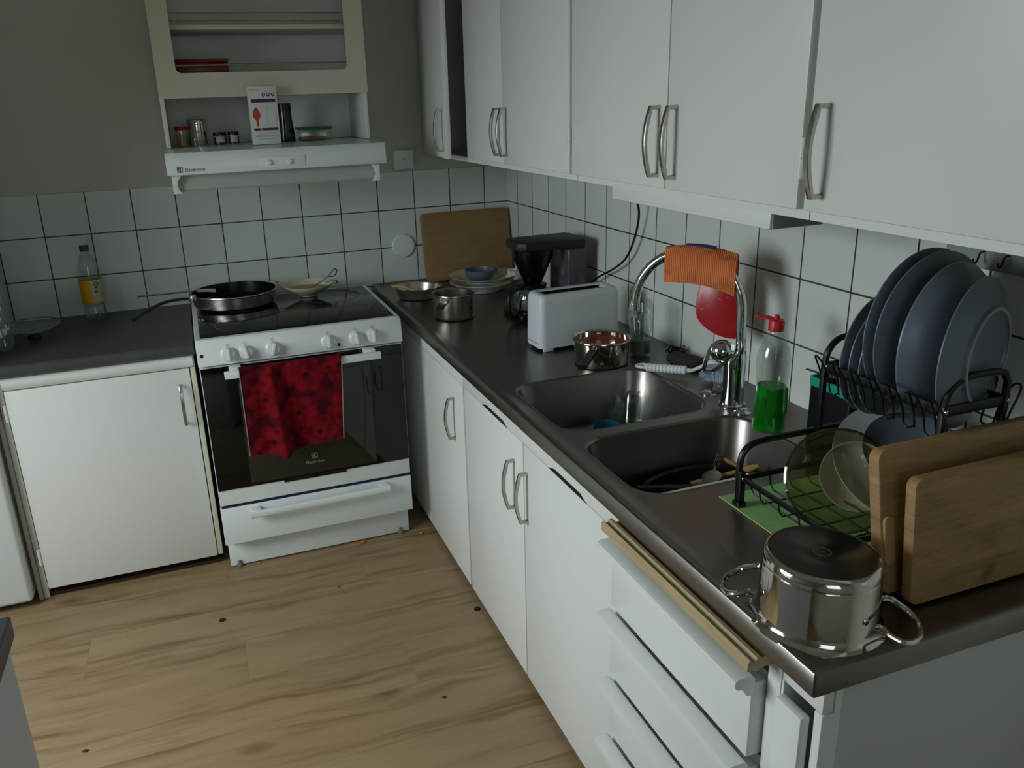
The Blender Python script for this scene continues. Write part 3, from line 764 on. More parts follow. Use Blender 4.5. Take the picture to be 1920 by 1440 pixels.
obj('shaker_cap', MB().lathe([(.0285, .0715), (.0305, .0725), (.0305, .086), (.029, .089), (0, .0895)], 32, (-1.197, -.125, HZ)), steelp, s_)
pep = mat('dark_pepper', '2b2a24', .9, noise=.4, nscale=90)
for i, (x, r) in enumerate(((-1.124, .0225), (-1.078, .019))):
    jj = jar('spice_jar', ('small glass jar with a black lid just right of the steel shaker', 'small glass jar with a black lid and pale label, beside the white carton')[i], x, -.125, r, .042, clear, blackpl, pep)
    lm = MB(); 
    for k in range(9):
        pass
    lm.lathe([(r + .0004, .008), (r + .0006, .008), (r + .0006, .026), (r + .0004, .026)], 28, (x, -.125, HZ))
    bm = lm.bm; bmesh.ops.delete(bm, geom=[f for f in bm.faces if f.calc_center_median().y > -.125 - r * .75], context='FACES')
    obj('label', lm, mat('paper_label', 'c9c9c2', .8, noise=.05), jj)
# carton
Mx = Matrix.Translation((-.984, -.312, HZ + .0012)) @ Matrix.Rotation(math.radians(2), 4, 'Z') @ Matrix.Diagonal((.93, .80, .95, 1))
cb = thing('carton', 'tall white carton with purple bands and an orange picture, standing on the range hood', 'box', (-.984, -.312, HZ))
obj('carton_body', MB().box(-.049, .049, -.022, .022, 0, .193, .001, M=Mx), mat('white_card', 'd5d6d2', .55, noise=.02), cb)
purple = mat('purple_print', '4a1e4e', .5, noise=.05); orangep = mat('orange_print', 'b5491f', .6, noise=.25, nscale=70); fine = mat('grey_text_print', '8b8792', .6, noise=.05)
pr_ = MB(); pr_.box(-.041, .043, -.0226, -.0219, .140, .151, M=Mx).box(-.041, -.017, -.0226, -.0219, .047, .055, M=Mx).box(-.014, .043, -.0226, -.0219, .047, .055, M=Mx)
obj('purple_band', pr_, purple, cb)
leaf = [(-.030, .126), (-.024, .122), (-.018, .112), (-.014, .100), (-.016, .090), (-.022, .082), (-.023, .060), (-.029, .060), (-.031, .082), (-.039, .090), (-.040, .102), (-.036, .114)]
obj('picture', MB().prism(leaf, 1, -.0226, -.0219, M=Mx), orangep, cb)
for z, a, b in ((.183, -.042, -.002), (.179, -.042, -.012), (.176, .004, .040), (.134, -.028, .030), (.127, -.016, .014), (.038, -.025, .032), (.030, -.038, .040), (.026, -.038, .040), (.018, -.030, .034)):
    obj('text_line', MB().box(a, b, -.0224, -.0219, z - .0006, z + .0006, M=Mx), fine, cb)
pf = MB()
for a0, a1, z0_, z1_ in ((.008, .042, .119, .120), (.008, .042, .064, .065), (.008, .009, .064, .120), (.041, .042, .064, .120)): pf.box(a0, a1, -.0224, -.0219, z0_, z1_, M=Mx)
obj('printed_frame', pf, mat('pink_print', 'a58a9a', .6, noise=.05), cb)

bd = MB()
for k in range(3): bd.lathe([(.0035, 0), (.0062, 0), (.0062, .0005), (.0035, .0005)], 20, M=Mx @ frame((.004 + .0155 * k, -.0220, .165), (0, -1, 0)))
obj('printed_badge', bd, mat('black_print', '1c1f24'), cb)
# dark grinder
gb = thing('pepper_grinder', 'dark spice grinder with a black cap behind the white carton', 'grinder', (-.893, -.115, HZ))
obj('grinder_body', MB().lathe([(0, 0), (.030, 0), (.031, .004), (.029, .030), (.025, .075), (.0235, .100), (.0235, .104)], 28, (-.893, -.115, HZ)), mat('dark_glass', '17171a', .12, noise=.3, nscale=40), gb)
obj('grinder_cap', MB().lathe([(.0235, .103), (.025, .104), (.0245, .128), (.023, .130), (0, .130)], 28, (-.893, -.115, HZ)), blackpl, gb)
# food box with green lid
fb = thing('food_container', 'clear food container with a green lid, at the right end of the hood top', 'container', (-.797, -.13, HZ))
obj('container_body', MB().box(-.853, -.741, -.175, -.085, HZ + .0005, HZ + .038, .006, 3), clearpl, fb)
obj('contents', MB().box(-.848, -.760, -.168, -.092, HZ + .002, HZ + .012, .003), mat('yellow_food', 'a8861c', .8, noise=.3, nscale=40), fb)
obj('container_lid', MB().box(-.858, -.736, -.180, -.080, HZ + .038, HZ + .046, .003, 2), mat('green_plastic', '0d7a34', .35, noise=.05), fb)
# red tin on the shelf
rb = thing('tin_box', 'flat dark red tin lying behind the lower rail of the shelf unit', 'box', (-1.155, -.16, 1.647))
obj('tin_body', MB().box(-1.236, -1.072, -.225, -.12, 1.6465, 1.684, .004), mat('dark_red_tin', '6d0d18', .35, noise=.15, nscale=30), rb)
obj('tin_lid', MB().box(-1.238, -1.070, -.227, -.118, 1.684, 1.695, .004), mat('red_tin_lid', '82131f', .35, noise=.1, nscale=30), rb)

# wall fittings
sw = thing('wall_socket', 'square white wall box with one dark dot, right of the range hood', 'socket', (-.441, -.01, 1.287))
obj('box', MB().box(-.481, -.402, -.022, .0055, 1.2875, 1.360, .003), whitepl, sw)
obj('dot', MB().lathe([(.003, 0), (.003, .001), (0, .0013)], 12, M=frame((-.440, -.0215, 1.326), (0, -1, 0))), blackpl, sw)
solo('vent_cover', MB().lathe([(.047, 0), (.047, .006), (.043, .010), (.010, .012), (0, .012)], 40, M=frame((-.460, -.0005, .984), (0, -1, 0))), whitepl, 'round white cover disc on the back wall tiles, left of the bamboo board', 'cover')
hr = thing('hook_rail', 'grey plastic hook rail on the tiles under the cabinet, right of the plates', 'hook rail', (-.01, -2.3, 1.235))
obj('rail', MB().box(-.012, -.0005, -2.52, -2.13, 1.232, 1.290, .002), mat('hook_rail_grey', '8d938f', .5, noise=.04), hr)
for y in (-2.205, -2.250, -2.330, -2.41):
    obj('hook', MB().tube(smooth_path([(-.012, y, 1.262), (-.022, y, 1.260), (-.026, y, 1.248), (-.032, y, 1.244), (-.036, y, 1.252)], 4), .0016, 6), blackpl, hr)
# ------------------------------------------------------------ on the hob
HB = .8645
def wallprof(r0, r1, h, t=.0018, base=.006, rim=.002):
    """open pan profile: outer wall up, rim, inner wall down"""
    return [(0, 0), (r0 - base, 0), (r0, base * .8), (r1, h), (r1 + rim, h + .0008), (r1 + rim * .6, h + .002), (r1 - t, h), (r0 - t, base + t), (r0 - base - t, t + .001), (0, t + .001)]
fp = thing('frying_pan', 'large steel frying pan with a dark non-stick inside on the left of the hob', 'pan', (-1.146, -.19, HB))
cx, cy = -1.146, -.193
obj('pan_body', MB().lathe([(0, 0), (.128, 0), (.138, .0025), (.1445, .009), (.1475, .046), (.151, .050), (.1505, .052), (.146, .0505)], 56, (cx, cy, HB)), steelr, fp)
obj('non_stick_lining', MB().lathe([(.1460, .0506), (.1455, .046), (.1420, .011), (.135, .0045), (.12, .0035), (0, .0035)], 56, (cx, cy, HB)), mat('non_stick', '0c0c0d', .25, noise=.2, nscale=30), fp)
pts = smooth_path([(-1.290, -.215, .902), (-1.330, -.228, .908), (-1.385, -.245, .906), (-1.440, -.285, .893), (-1.487, -.330, .874)], 5)
obj('handle', MB().tube(pts, 0, prof=(.016, .009), up=(0, 0, 1)), mat('dark_steel_handle', '4a423b', .3, .8, noise=.15), fp)
obj('handle_bracket', MB().box(-.012, .012, -.016, .016, -.010, .012, .003, M=frame((-1.292, -.214, .903), (0, 0, 1), (-.97, -.12, 0))), steelp, fp)
obj('helper_handle', MB().tube(smooth_path([(-1.004, -.160, .905), (-.985, -.150, .911), (-.975, -.130, .913), (-.985, -.112, .911), (-1.005, -.115, .905)], 4), 0, prof=(.008, .004)), steelp, fp)
sp = thing('spatula', 'thin steel spatula lying across the left rim of the frying pan', 'spatula', (-1.25, -.16, .92))
obj('handle', MB().tube([(-1.475, -.17, .9215), (-1.36, -.168, .9205), (-1.27, -.165, .9195)], .0035, 8), nickel, sp)
obj('blade', MB().grid(lambda u, v: Vector((-1.275 + .065 * u, -.165 + (.022 + .010 * u) * (2 * v - 1), .9192 - .006 * u * u)), 6, 6, .0012), nickel, sp)
bw = thing('bowl', 'shallow cream bowl at the back of the hob, steel loop handles sticking out', 'bowl', (-.882, -.19, HB))
BC = (-.882, -.190, HB)
obj('bowl_body', MB().lathe([(0, 0), (.032, 0), (.034, .004), (.058, .014), (.085, .032), (.0945, .043), (.0950, .045), (.0925, .0445), (.082, .033), (.055, .017), (.03, .008), (0, .007)], 48, BC), creamchina, bw)
obj('bowl_contents', MB().lathe([(.070, .0265), (.040, .022), (0, .021)], 30, BC), mat('pale_batter', 'a3956d', .6, noise=.2, nscale=50), bw)
sc = thing('serving_tongs', 'steel utensil with a looped handle resting in the cream bowl', 'utensil', (-.83, -.18, .90))
obj('stem', MB().tube(smooth_path([(-.885, -.215, .892), (-.84, -.190, .907), (-.800, -.165, .922)], 5), .0028, 7), nickel, sc)
obj('loop', MB().tube(smooth_path([(-.800, -.165, .922), (-.786, -.165, .938), (-.770, -.150, .946), (-.762, -.142, .934), (-.775, -.150, .920), (-.797, -.166, .9225)], 5), .0025, 7), nickel, sc)
obj('loop', MB().tube(smooth_path([(-.83, -.186, .911), (-.80, -.190, .913), (-.775, -.190, .908), (-.768, -.180, .900), (-.785, -.175, .903), (-.82, -.182, .909)], 5), .0022, 7), nickel, sc)

# ------------------------------------------------------------ left worktop
LW = .8402
bt = thing('bottle', 'clear plastic bottle with a yellow and white label and a green cap', 'bottle', (-1.625, -.081, LW))
bc = (-1.625, -.081, LW)
obj('bottle_body', MB().lathe([(0, .004), (.020, .0), (.034, .003), (.0375, .012), (.0375, .045), (.036, .050), (.0375, .056), (.0375, .145), (.0365, .160), (.0345, .185), (.026, .218), (.015, .240), (.0135, .248), (.0135, .252)], 36, bc), clearpl, bt)
obj('cap', MB().lathe([(.0150, .243), (.0155, .245), (.0155, .260), (.014, .262), (0, .262)], 28, bc), mat('dark_green_cap', '075238', .4, noise=.05), bt)
lab = MB(); lab.lathe([(.0380, .062), (.0382, .063), (.0382, .142), (.0380, .143)], 48, bc); bm = lab.bm
obj('label', lab, mat('white_label', 'c3c196', .6, noise=.03), bt)
def sector(mb, c, r, z0, z1, a0, a1, n=14, bulge=0):
    """curved patch on a cylinder, angles measured from -y towards +x"""
    V = []
    for i in range(n + 1):
        a = a0 + (a1 - a0) * i / n
        V.append([mb.bm.verts.new((c[0] + r * math.sin(a), c[1] - r * math.cos(a), c[2] + z)) for z in (z0 + bulge * math.sin(PI * i / n), z1)])
    for a, b in zip(V, V[1:]): mb.bm.faces.new((a[0], b[0], b[1], a[1]))
    return mb
obj('yellow_field', sector(MB(), bc, .0386, .063, .142, -1.25, .10), mat('yellow_label', 'd9a800', .55, noise=.04), bt)
obj('yellow_patch', sector(MB(), bc, .0386, .074, .098, .85, 1.25, 8), mat('yellow_label', 'd9a800'), bt)
Mt = Matrix.Translation((bc[0] + .0385 * math.sin(.55), bc[1] - .0400 * math.cos(.55), bc[2] + .118)) @ Matrix.Rotation(.55, 4, 'Z') @ FACE_Y @ Matrix.Rotation(-PI / 2, 4, 'Z')
text('label_lettering', 'Oz.6', .021, Mt, mat('black_print', '1c1f24'), bt)
gl_ = thing('pan_lid', 'glass pan lid lying upside down on its black knob on the left worktop', 'lid', (-1.80, -.27, LW))
Ml = Matrix.Translation((-1.800, -.270, LW)) @ Matrix.Rotation(math.radians(5), 4, 'X')
obj('knob', MB().lathe([(0, 0), (.020, 0), (.021, .004), (.016, .016), (.010, .026), (0, .028)], 24, M=Ml), blackpl, gl_)
obj('glass_disc', MB().lathe([(0, .026), (.05, .028), (.075, .034), (.0825, .040), (.0835, .042), (.075, .037), (.05, .031), (0, .029)], 48, M=Ml), clear, gl_)
obj('steel_rim', MB().lathe([(.0825, .0395), (.0855, .040), (.0858, .044), (.083, .0445)], 48, M=Ml), nickel, gl_)
solo('glass_vase', MB().lathe([(0, 0), (.018, 0), (.026, .006), (.031, .035), (.031, .075), (.024, .120), (.023, .150), (.0245, .175), (.0232, .175), (.0215, .150), (.0225, .120), (.0295, .075), (.0295, .036), (.024, .009), (.016, .004), (0, .004)], 40, (-1.863, -.40, LW)), clear, 'clear glass vase at the left edge of the picture, beside the upturned glass lid', 'vase')

# ------------------------------------------------------------ steel worktop, far end
SZ = FZ + .0006
# bamboo board leaning on the back wall
def board(name, label, W_, H_, T_, M, mt, r=.018, group=None):
    o = solo(name, MB().prism(rrect(0, W_, 0, H_, r, 6), 1, -T_ / 2, T_ / 2, M=M, bev=.003), mt, label, 'cutting board', group)
    return o
board('cutting_board', 'large bamboo cutting board leaning on the back wall in the corner', .379, .276, .014, Matrix.Translation((-.389, -.070, SZ + .0015)) @ Matrix.Rotation(math.radians(-10.5), 4, 'X'), bamboo)
# oval tin with a wooden spoon
tr = thing('roasting_tin', 'small shallow steel dish with a wooden spoon, between the cooker and the corner', 'dish', (-.494, -.30, SZ))
Mt = Matrix.Translation((-.492, -.305, SZ)) @ Matrix.Rotation(math.radians(-20), 4, 'Z') @ Matrix.Diagonal((1.12, .92, 1, 1))
obj('dish_body', MB().lathe([(0, 0), (.055, 0), (.064, .004), (.076, .040), (.084, .043), (.085, .045), (.075, .043), (.061, .005), (0, .003)], 48, M=Mt), steelr, tr)
ws = thing('wooden_spoon', 'pale wooden spoon handle resting on the rim of the shallow steel dish', 'spoon', (-.53, -.30, .88))
obj('handle', MB().tube([(-.585, -.275, .886), (-.54, -.300, .879), (-.495, -.330, .860)], [.0045, .005, .005], 8), spoonw, ws)
obj('bowl', MB().lathe([(0, -.004), (.010, -.002), (.014, .001), (.010, .002), (0, .0)], 16, M=frame((-.480, -.338, .853), (.2, -.2, 1)) @ Matrix.Diagonal((1.4, 1, 1, 1))), spoonw, ws)
# saucepan near the cooker
def handle_stub(pan, p0, p1, p2, wd, ht, m0, m1, names=('handle_root', 'handle')):
    obj(names[0], MB().tube([p0, p1], 0, prof=(wd * .6, ht * .6), up=(0, 0, 1)), m0, pan)
    obj(names[1], MB().tube([p1, (Vector(p1) * .8 + Vector(p2) * .2), (Vector(p1) * .2 + Vector(p2) * .8), p2], 0, prof=(wd, ht), up=(0, 0, 1)), m1, pan)
sp1 = thing('saucepan', 'empty small steel saucepan standing beside the cooker, in front of the shallow dish', 'saucepan', (-.452, -.63, SZ))
c1 = (-.455, -.640, SZ)
obj('pan_body', MB().lathe([(0, .002), (.062, 0), (.0695, .004), (.0715, .010), (.0725, .080), (.0765, .0845), (.0762, .086), (.0705, .082), (.0695, .012), (.062, .0045), (0, .0045)], 48, c1), steelr, sp1)
obj('pan_base', MB().lathe([(0, -.0003), (.066, -.0003), (.068, .003), (.068, .0075), (.0716, .0085)], 48, c1), blackpl, sp1)
handle_stub(sp1, (-.505, -.692, .895), (-.520, -.712, .898), (-.545, -.772, .906), .022, .016, steelp, blackpl)
# stacked dishes
dn = thing('white_dish', 'wide white dish at the bottom of the stack below the bamboo board', 'dish', (-.235, -.30, SZ))
dc = (-.235, -.300, SZ)
obj('dish_body', MB().lathe([(0, 0), (.07, 0), (.075, .003), (.105, .030), (.122, .036), (.1225, .038), (.104, .034), (.072, .006), (0, .004)], 48, dc), whitechina, dn)
p2 = thing('plate', 'white plate stacked on the wide white dish, under the blue-grey bowl', 'plate', (-.222, -.285, SZ + .03))
pc = (-.225, -.288, SZ + .0345)
obj('plate_body', MB().lathe([(0, .001), (.068, .001), (.070, .004), (.088, .011), (.128, .023), (.130, .0255), (.127, .0255), (.086, .0145), (.066, .007), (0, .006)], 48, pc), creamchina, p2)
b3 = thing('bowl', 'small blue-grey bowl on top of the stacked white dishes', 'bowl', (-.240, -.305, SZ + .05))
obj('bowl_body', MB().lathe([(0, 0), (.034, 0), (.036, .003), (.050, .014), (.0570, .030), (.0580, .041), (.0565, .042), (.0545, .030), (.047, .016), (.03, .006), (0, .005)], 40, (-.242, -.306, SZ + .042)), mat('blue_grey_bowl', '55636e', .4, noise=.06), b3)
ut = thing('knife', 'wooden-handled knife lying on the rim of the white plate, pointing at the corner', 'knife', (-.17, -.30, .90))
obj('handle', MB().tube([(-.120, -.170, .918), (-.150, -.235, .911), (-.165, -.270, .906)], 0, prof=(.016, .008)), mat('tan_handle', '8f6f42', .5, noise=.15), ut)
obj('blade', MB().tube([(-.165, -.270, .906), (-.18, -.31, .902), (-.19, -.345, .899)], 0, prof=(.014, .0018)), nickel, ut)
pp = MB(); random.seed(3)
bmesh.ops.create_icosphere(pp.bm, subdivisions=3, radius=.030)
for v in pp.bm.verts:
    k = 1 + .28 * math.sin(v.co.x * 190 + 1) * math.cos(v.co.y * 160) + .2 * math.sin(v.co.z * 240 + v.co.x * 90)
    v.co = Vector((v.co.x * k * 1.15 - .106, v.co.y * k * 1.1 - .35, SZ + .061 + v.co.z * k * .75))
solo('crumpled_paper', pp, mat('white_paper', 'c9cdc6', .9, noise=.05), 'crumpled white paper beside the stacked dishes, left of the coffee maker', 'paper', sharp=20)

# coffee maker
cm = thing('coffee_maker', 'black filter coffee maker with a grey water tank against the right wall tiles', 'coffee maker', (-.16, -.75, SZ))
obj('base', MB().box(-.290, -.050, -.835, -.665, SZ, SZ + .028, .010, 3), blackpl, cm)
obj('hot_plate', MB().lathe([(0, .0), (.058, .0), (.060, .002), (.058, .004), (0, .004)], 32, (-.218, -.750, SZ + .028)), mat('hot_plate', '1c1c1e', .25, noise=.1), cm)
obj('water_tank', MB().box(-.118, -.046, -.825, -.675, SZ + .026, 1.066, .010, 3), mat('tank_grey', '4b4850', .16, noise=.1, nscale=10), cm)
lidp = [(-.285, -.80), (-.265, -.825), (-.060, -.830), (-.043, -.80), (-.043, -.70), (-.06, -.672), (-.265, -.675), (-.285, -.70)]
obj('lid', MB().prism(lidp, 2, 1.066, 1.094, bev=.006), mat('matt_black_lid', '1b1c1f', .5, noise=.1), cm)
obj('filter_holder', MB().lathe([(0, .925), (.016, .925), (.022, .932), (.068, 1.040), (.069, 1.066), (0, 1.066)], 40, (-.212, -.750, 0)), mat('gloss_black', '060607', .22, noise=.1), cm)
cc_ = (-.218, -.750, SZ + .0325)
cf = obj('carafe', MB().lathe([(0, 0), (.048, 0), (.054, .004), (.061, .022), (.060, .040), (.050, .060), (.047, .068)], 40, cc_), clear, cm)
obj('carafe_collar', MB().lathe([(.046, .066), (.050, .067), (.052, .078), (.049, .080), (0, .082)], 40, cc_), blackpl, cf)
hp_ = smooth_path([(-.258, -.775, .940), (-.292, -.795, .942), (-.318, -.812, .934), (-.325, -.818, .90), (-.318, -.812, .862), (-.296, -.798, .853), (-.278, -.785, .868), (-.272, -.780, .90)], 5)
obj('carafe_handle', MB().tube(hp_, 0, prof=(.012, .009), up=(.5, -.8, 0)), blackpl, cf)
# cord
cd = [(-.082, -1.120, 1.303), (-.070, -1.135, 1.285), (-.040, -1.125, 1.230), (-.030, -1.113, 1.185), (-.028, -1.085, 1.120), (-.028, -1.040, 1.060), (-.030, -.968, 1.015), (-.032, -.88, .975), (-.035, -.815, .938), (-.036, -.79, .900), (-.0385, -.78, .875)]
cb_ = obj('power_cord', MB().tube(smooth_path(cd, 5), .0034, 8), mat('navy_black_cable', '0e0f1a', .4, noise=.1), cm)
obj('plug', MB().tube([(-.094, -1.100, 1.3015), (-.086, -1.114, 1.296), (-.074, -1.132, 1.280), (-.068, -1.137, 1.272)], [.010, .012, .009, .006], 12), mat('navy_black_cable', '0e0f1a'), cb_)

# toaster
ts = thing('toaster', 'white two-slice toaster standing in front of the coffee maker', 'toaster', (-.235, -1.095, SZ))
TZ0, TZ1 = SZ + .010, 1.000
Mq = Matrix.Translation((-.232, -1.096, 0)) @ Matrix.Rotation(math.radians(1.5), 4, 'Z')
tb = MB(); bm = tb.bm; hx_, hy_ = .132, .052
levels = [(.000, TZ0, .020), (.000, TZ0 + .03, .020), (-.002, TZ1 - .020, .019), (-.005, TZ1 - .006, .018), (-.010, TZ1, .015)]
prev = None
for d_, z, r in levels:
    Lp = loop(bm, rrect(-hx_ - d_, hx_ + d_, -hy_ - d_, hy_ + d_, r, 6), z)
    if prev: bridge(bm, prev, Lp)
    else: bm.faces.new(list(reversed(Lp)))
    prev = Lp
S0 = loop(bm, rrect(-.105, .105, -.026, .026, .008, 4), TZ1)
bmesh.ops.triangle_fill(bm, use_beauty=True, edges=edges_of(prev) + edges_of(S0))
S1 = loop(bm, rrect(-.100, .100, -.023, .023, .007, 4), TZ1 - .004); bridge(bm, S0, S1)
S2 = loop(bm, rrect(-.100, .100, -.023, .023, .007, 4), TZ1 - .06); bridge(bm, S1, S2); bm.faces.new(S2)
bmesh.ops.recalc_face_normals(bm, faces=bm.faces[:])
for v in bm.verts: v.co = Mq @ v.co
obj('housing', tb, toasterm, ts, sharp=50)
ci = MB(); ci.box(-.0995, .0995, -.0018, .0018, TZ1 - .058, TZ1 - .006, M=Mq)
for s_ in (-1, 1):
    ci.box(-.0995, .0995, s_ * .0215 - .0006, s_ * .0215 + .0006, TZ1 - .058, TZ1 - .003, M=Mq)
ci.box(-.099, .099, -.022, .022, TZ1 - .0595, TZ1 - .058, M=Mq)
obj('toast_slots', ci, mat('slot_dark', '221a15', .4, .4, noise=.2), ts)
ft = MB(); ft.box(-.118, .118, -.044, .044, SZ + .004, TZ0 + .001, .002, M=Mq)
obj('dark_base', ft, mat('toaster_base', '1a1c28', .5, noise=.1), ts)
ff_ = MB()
for sx in (-1, 1):
    for sy in (-1, 1): ff_ = MB(); ff_.box(sx * .105 - .016, sx * .105 + .016, sy * .047 - .004, sy * .047 + .004, SZ, TZ0 + .004, .002, M=Mq); obj('foot', ff_, toasterm, ts)
obj('crumb_tray_edge', MB().box(-.1335, -.1318, -.034, .034, TZ0 + .012, TZ0 + .0132, M=Mq), mat('grey_print', '6b7075'), ts)

# saucepan with tomato sauce
sp2 = thing('saucepan', 'steel saucepan with orange-brown sauce and a black handle, in front of the toaster', 'saucepan', (-.240, -1.325, SZ))
c2 = (-.247, -1.300, SZ)
obj('pan_body', MB().lathe([(0, .001), (.064, 0), (.0715, .003), (.0745, .010), (.0765, .066), (.0805, .0705), (.0800, .0722), (.0745, .068), (.0725, .012), (.066, .0045), (0, .0045)], 48, c2), steelp, sp2)
obj('pan_foot', MB().lathe([(0, -.0002), (.0705, -.0002), (.0725, .002), (.0725, .008), (.0744, .010)], 48, c2), mat('dark_sandwich_base', '57524c', .35, 1.0, noise=.1), sp2)
obj('sauce', MB().lathe([(.0742, .054), (.060, .0515), (.03, .0512), (0, .0512)], 40, c2), mat('tomato_sauce', '8a3410', .12, noise=.35, nscale=38, bump=.3, bscale=60), sp2)
handle_stub(sp2, (-.297, -1.357, .893), (-.310, -1.372, .893), (-.382, -1.452, .884), .020, .014, steelp, blackpl)
s3 = thing('wooden_spoon', 'wooden spoon sunk in the sauce of the saucepan in front of the toaster', 'spoon', (-.27, -1.31, .88))
obj('bowl', MB().lathe([(0, -.005), (.010, -.003), (.0145, .002), (.011, .0045), (0, .003)], 18, M=frame((-.300, -1.315, .893), (.2, .0, 1), (.9, -.5, 0)) @ Matrix.Diagonal((1.5, 1, 1, 1))), spoonw, s3)
obj('stem', MB().tube([(-.288, -1.317, .893), (-.25, -1.322, .890), (-.215, -1.325, .887)], .0045, 8), spoonw, s3)

# tall glass
tg = thing('drinking_glass', 'tall tulip-shaped beer glass standing against the tiles beside the tap', 'glass', (-.115, -1.270, SZ))
gc = (-.118, -1.288, SZ)
obj('glass_body', MB().lathe([(0, 0), (.031, 0), (.0315, .003), (.0300, .008), (.0285, .045), (.0270, .055), (.031, .075), (.0365, .105), (.0365, .125), (.032, .150), (.0300, .158), (.0288, .158), (.0308, .150), (.035, .125), (.035, .106), (.029, .076), (.0255, .056), (.0, .054)], 40, gc), clear, tg)
obj('cloudy_base', MB().lathe([(0, .009), (.0275, .009), (.0270, .047), (0, .048)], 32, gc), mat('cloudy_water', '6f7a72', .15, trans=.4, noise=.1), tg)

# dish brush
br = thing('dish_brush', 'white dish brush with a hooked ribbed handle lying behind the first sink', 'brush', (-.14, -1.47, SZ))
A = Vector((-.200, -1.424, .852)); B = Vector((-.114, -1.518, .858)); D = (B - A).normalized(); H_ = Vector((-.076, -1.548, .872))
side = D.cross(Vector((0, 0, 1))).normalized()
hk = smooth_path([A + side * -.020 + D * .014, A + side * -.022 + D * .002, A + side * -.012 - D * .010, A + side * -.002 - D * .006, A + side * .003 + D * .008, A + D * .024], 4)
obj('hook', MB().tube(hk, .0042, 8), whitepl, br)
gr = MB(); n = 22
P = [A + D * (.020 + (i / n) * ((B - A).length - .024)) for i in range(n + 1)]
gr.tube(P, [.0105 + .0016 * (i % 2) for i in range(n + 1)], 12); obj('grip', gr, whitepl, br)
obj('neck', MB().tube([B - D * .008, B + D * .010, H_ - D * .012, H_], [.008, .0045, .005, .009], 10), whitepl, br)
hd_ = MB(); Mh = frame(H_ + D * .016, (.55, .50, .62), D)
hd_.lathe([(0, .010), (.018, .010), (.023, .006), (.023, .000), (.020, -.003), (0, -.003)], 28, M=Mh); obj('head', hd_, whitepl, br)
bz = MB(); random.seed(5)
for k in range(7):
    for j in range(max(1, k * 6)):
        a = 2 * PI * j / max(1, k * 6); r_ = .003 * k
        b0 = Mh @ Vector((r_ * math.cos(a), r_ * math.sin(a), -.002)); b1 = Mh @ Vector((r_ * 1.7 * math.cos(a) + random.uniform(-.001, .001), r_ * 1.7 * math.sin(a), -.030))
        bz.tube([b0, b1], .0009, 4)
bo = obj('bristles', bz, mat('bluish_bristle', 'c3d2e8', .6, noise=.04), br); bo['kind'] = 'stuff'
# dark scrubbing things behind
pd = MB(); pd.box(-.05, .05, -.024, .024, 0, .026, .008, 3)
for v in pd.bm.verts:
    v.co.z += .002 * math.sin(v.co.x * 120) ; v.co = Matrix.Translation((-.058, -1.425, SZ + .001)) @ Matrix.Rotation(math.radians(-72), 4, 'Z') @ v.co
solo('scouring_sponge', pd, mat('dark_sponge', '2f2d2b', .9, noise=.35, nscale=60, bump=.5, bscale=250), 'dark scouring sponge lying against the tiles behind the dish brush', 'sponge')
sw_ = MB(); random.seed(9)
for k in range(26):
    c = Vector((-.040 + random.uniform(-.014, .014), -1.340 + random.uniform(-.022, .022), SZ + .016 + random.uniform(-.008, .010))); r_ = random.uniform(.006, .012)
    ax = Vector((random.uniform(-1, 1), random.uniform(-1, 1), random.uniform(-1, 1))).normalized(); Mw = frame(c, ax)
    sw_.tube([Mw @ Vector((r_ * math.cos(t), r_ * math.sin(t), 0)) for t in [i * PI / 6 for i in range(12)]], .0011, 5, closed=True)
solo('steel_wool', sw_, mat('dark_curled_steel', '2b2a29', .35, .8, noise=.2), 'dark curled metal scourer next to the scouring sponge, nearer the tall glass', 'scourer')

# ------------------------------------------------------------ tap
tp_ = thing('kitchen_tap', 'chrome kitchen tap with a high swan-neck spout and a loop lever', 'tap', (-.118, -1.715, SZ))
bcx, bcy = -.122, -1.712
obj('tap_body', MB().lathe([(0, 0), (.030, 0), (.0305, .003), (.0265, .006), (.0255, .05), (.0265, .09), (.0275, .115), (.025, .130), (0, .134)], 36, (bcx, bcy, SZ)), chrome, tp_)
arcp = []; c0 = Vector((-.118, -1.722)); dd = Vector((-.17, .18)); Ls = dd.length; dd = dd / Ls
arcp += [(bcx, bcy, .950), (c0.x - .002, c0.y - .006, .970), (c0.x, c0.y - .004, .990), (c0.x, c0.y, 1.02)]
for i in range(0, 25):
    t = PI * i / 24; s_ = Ls / 2 * (1 - math.cos(t)); arcp.append((c0.x + dd.x * s_, c0.y + dd.y * s_, 1.055 + .135 * math.sin(t)))
obj('spout', MB().tube(smooth_path(arcp[:4], 4)[:-1] + [Vector(p) for p in arcp[3:]], .0115, 16), chrome, tp_)
obj('aerator', MB().tube([(arcp[-1][0], arcp[-1][1], 1.060), (arcp[-1][0], arcp[-1][1], 1.044)], .0125, 16), chrome, tp_)
ball = (-.150, -1.700, .966)
obj('lever_ball', MB().lathe([(.0001, -.027), (.012, -.0242), (.0205, -.017), (.0258, -.007), (.027, 0), (.0258, .008), (.020, .018), (.011, .0245), (.0001, .027)], 32, ball), chrome, tp_)
lv = smooth_path([(-.136, -1.722, .985), (-.140, -1.724, .966), (-.150, -1.716, .946), (-.165, -1.706, .928), (-.177, -1.697, .919), (-.186, -1.690, .924), (-.185, -1.690, .942), (-.179, -1.692, .962), (-.168, -1.694, .982)], 5)
obj('lever_loop', MB().tube(lv, 0, prof=(.010, .009), up=(.55, .8, .2)), chrome, tp_)
vk = MB().lathe([(0, 0), (.0135, 0), (.0145, .003), (.0145, .022), (.012, .025), (0, .025)], 8, M=frame((-.138, -1.700, .868), (-.55, .8, .1)))
obj('valve_knob', vk, chrome, tp_)
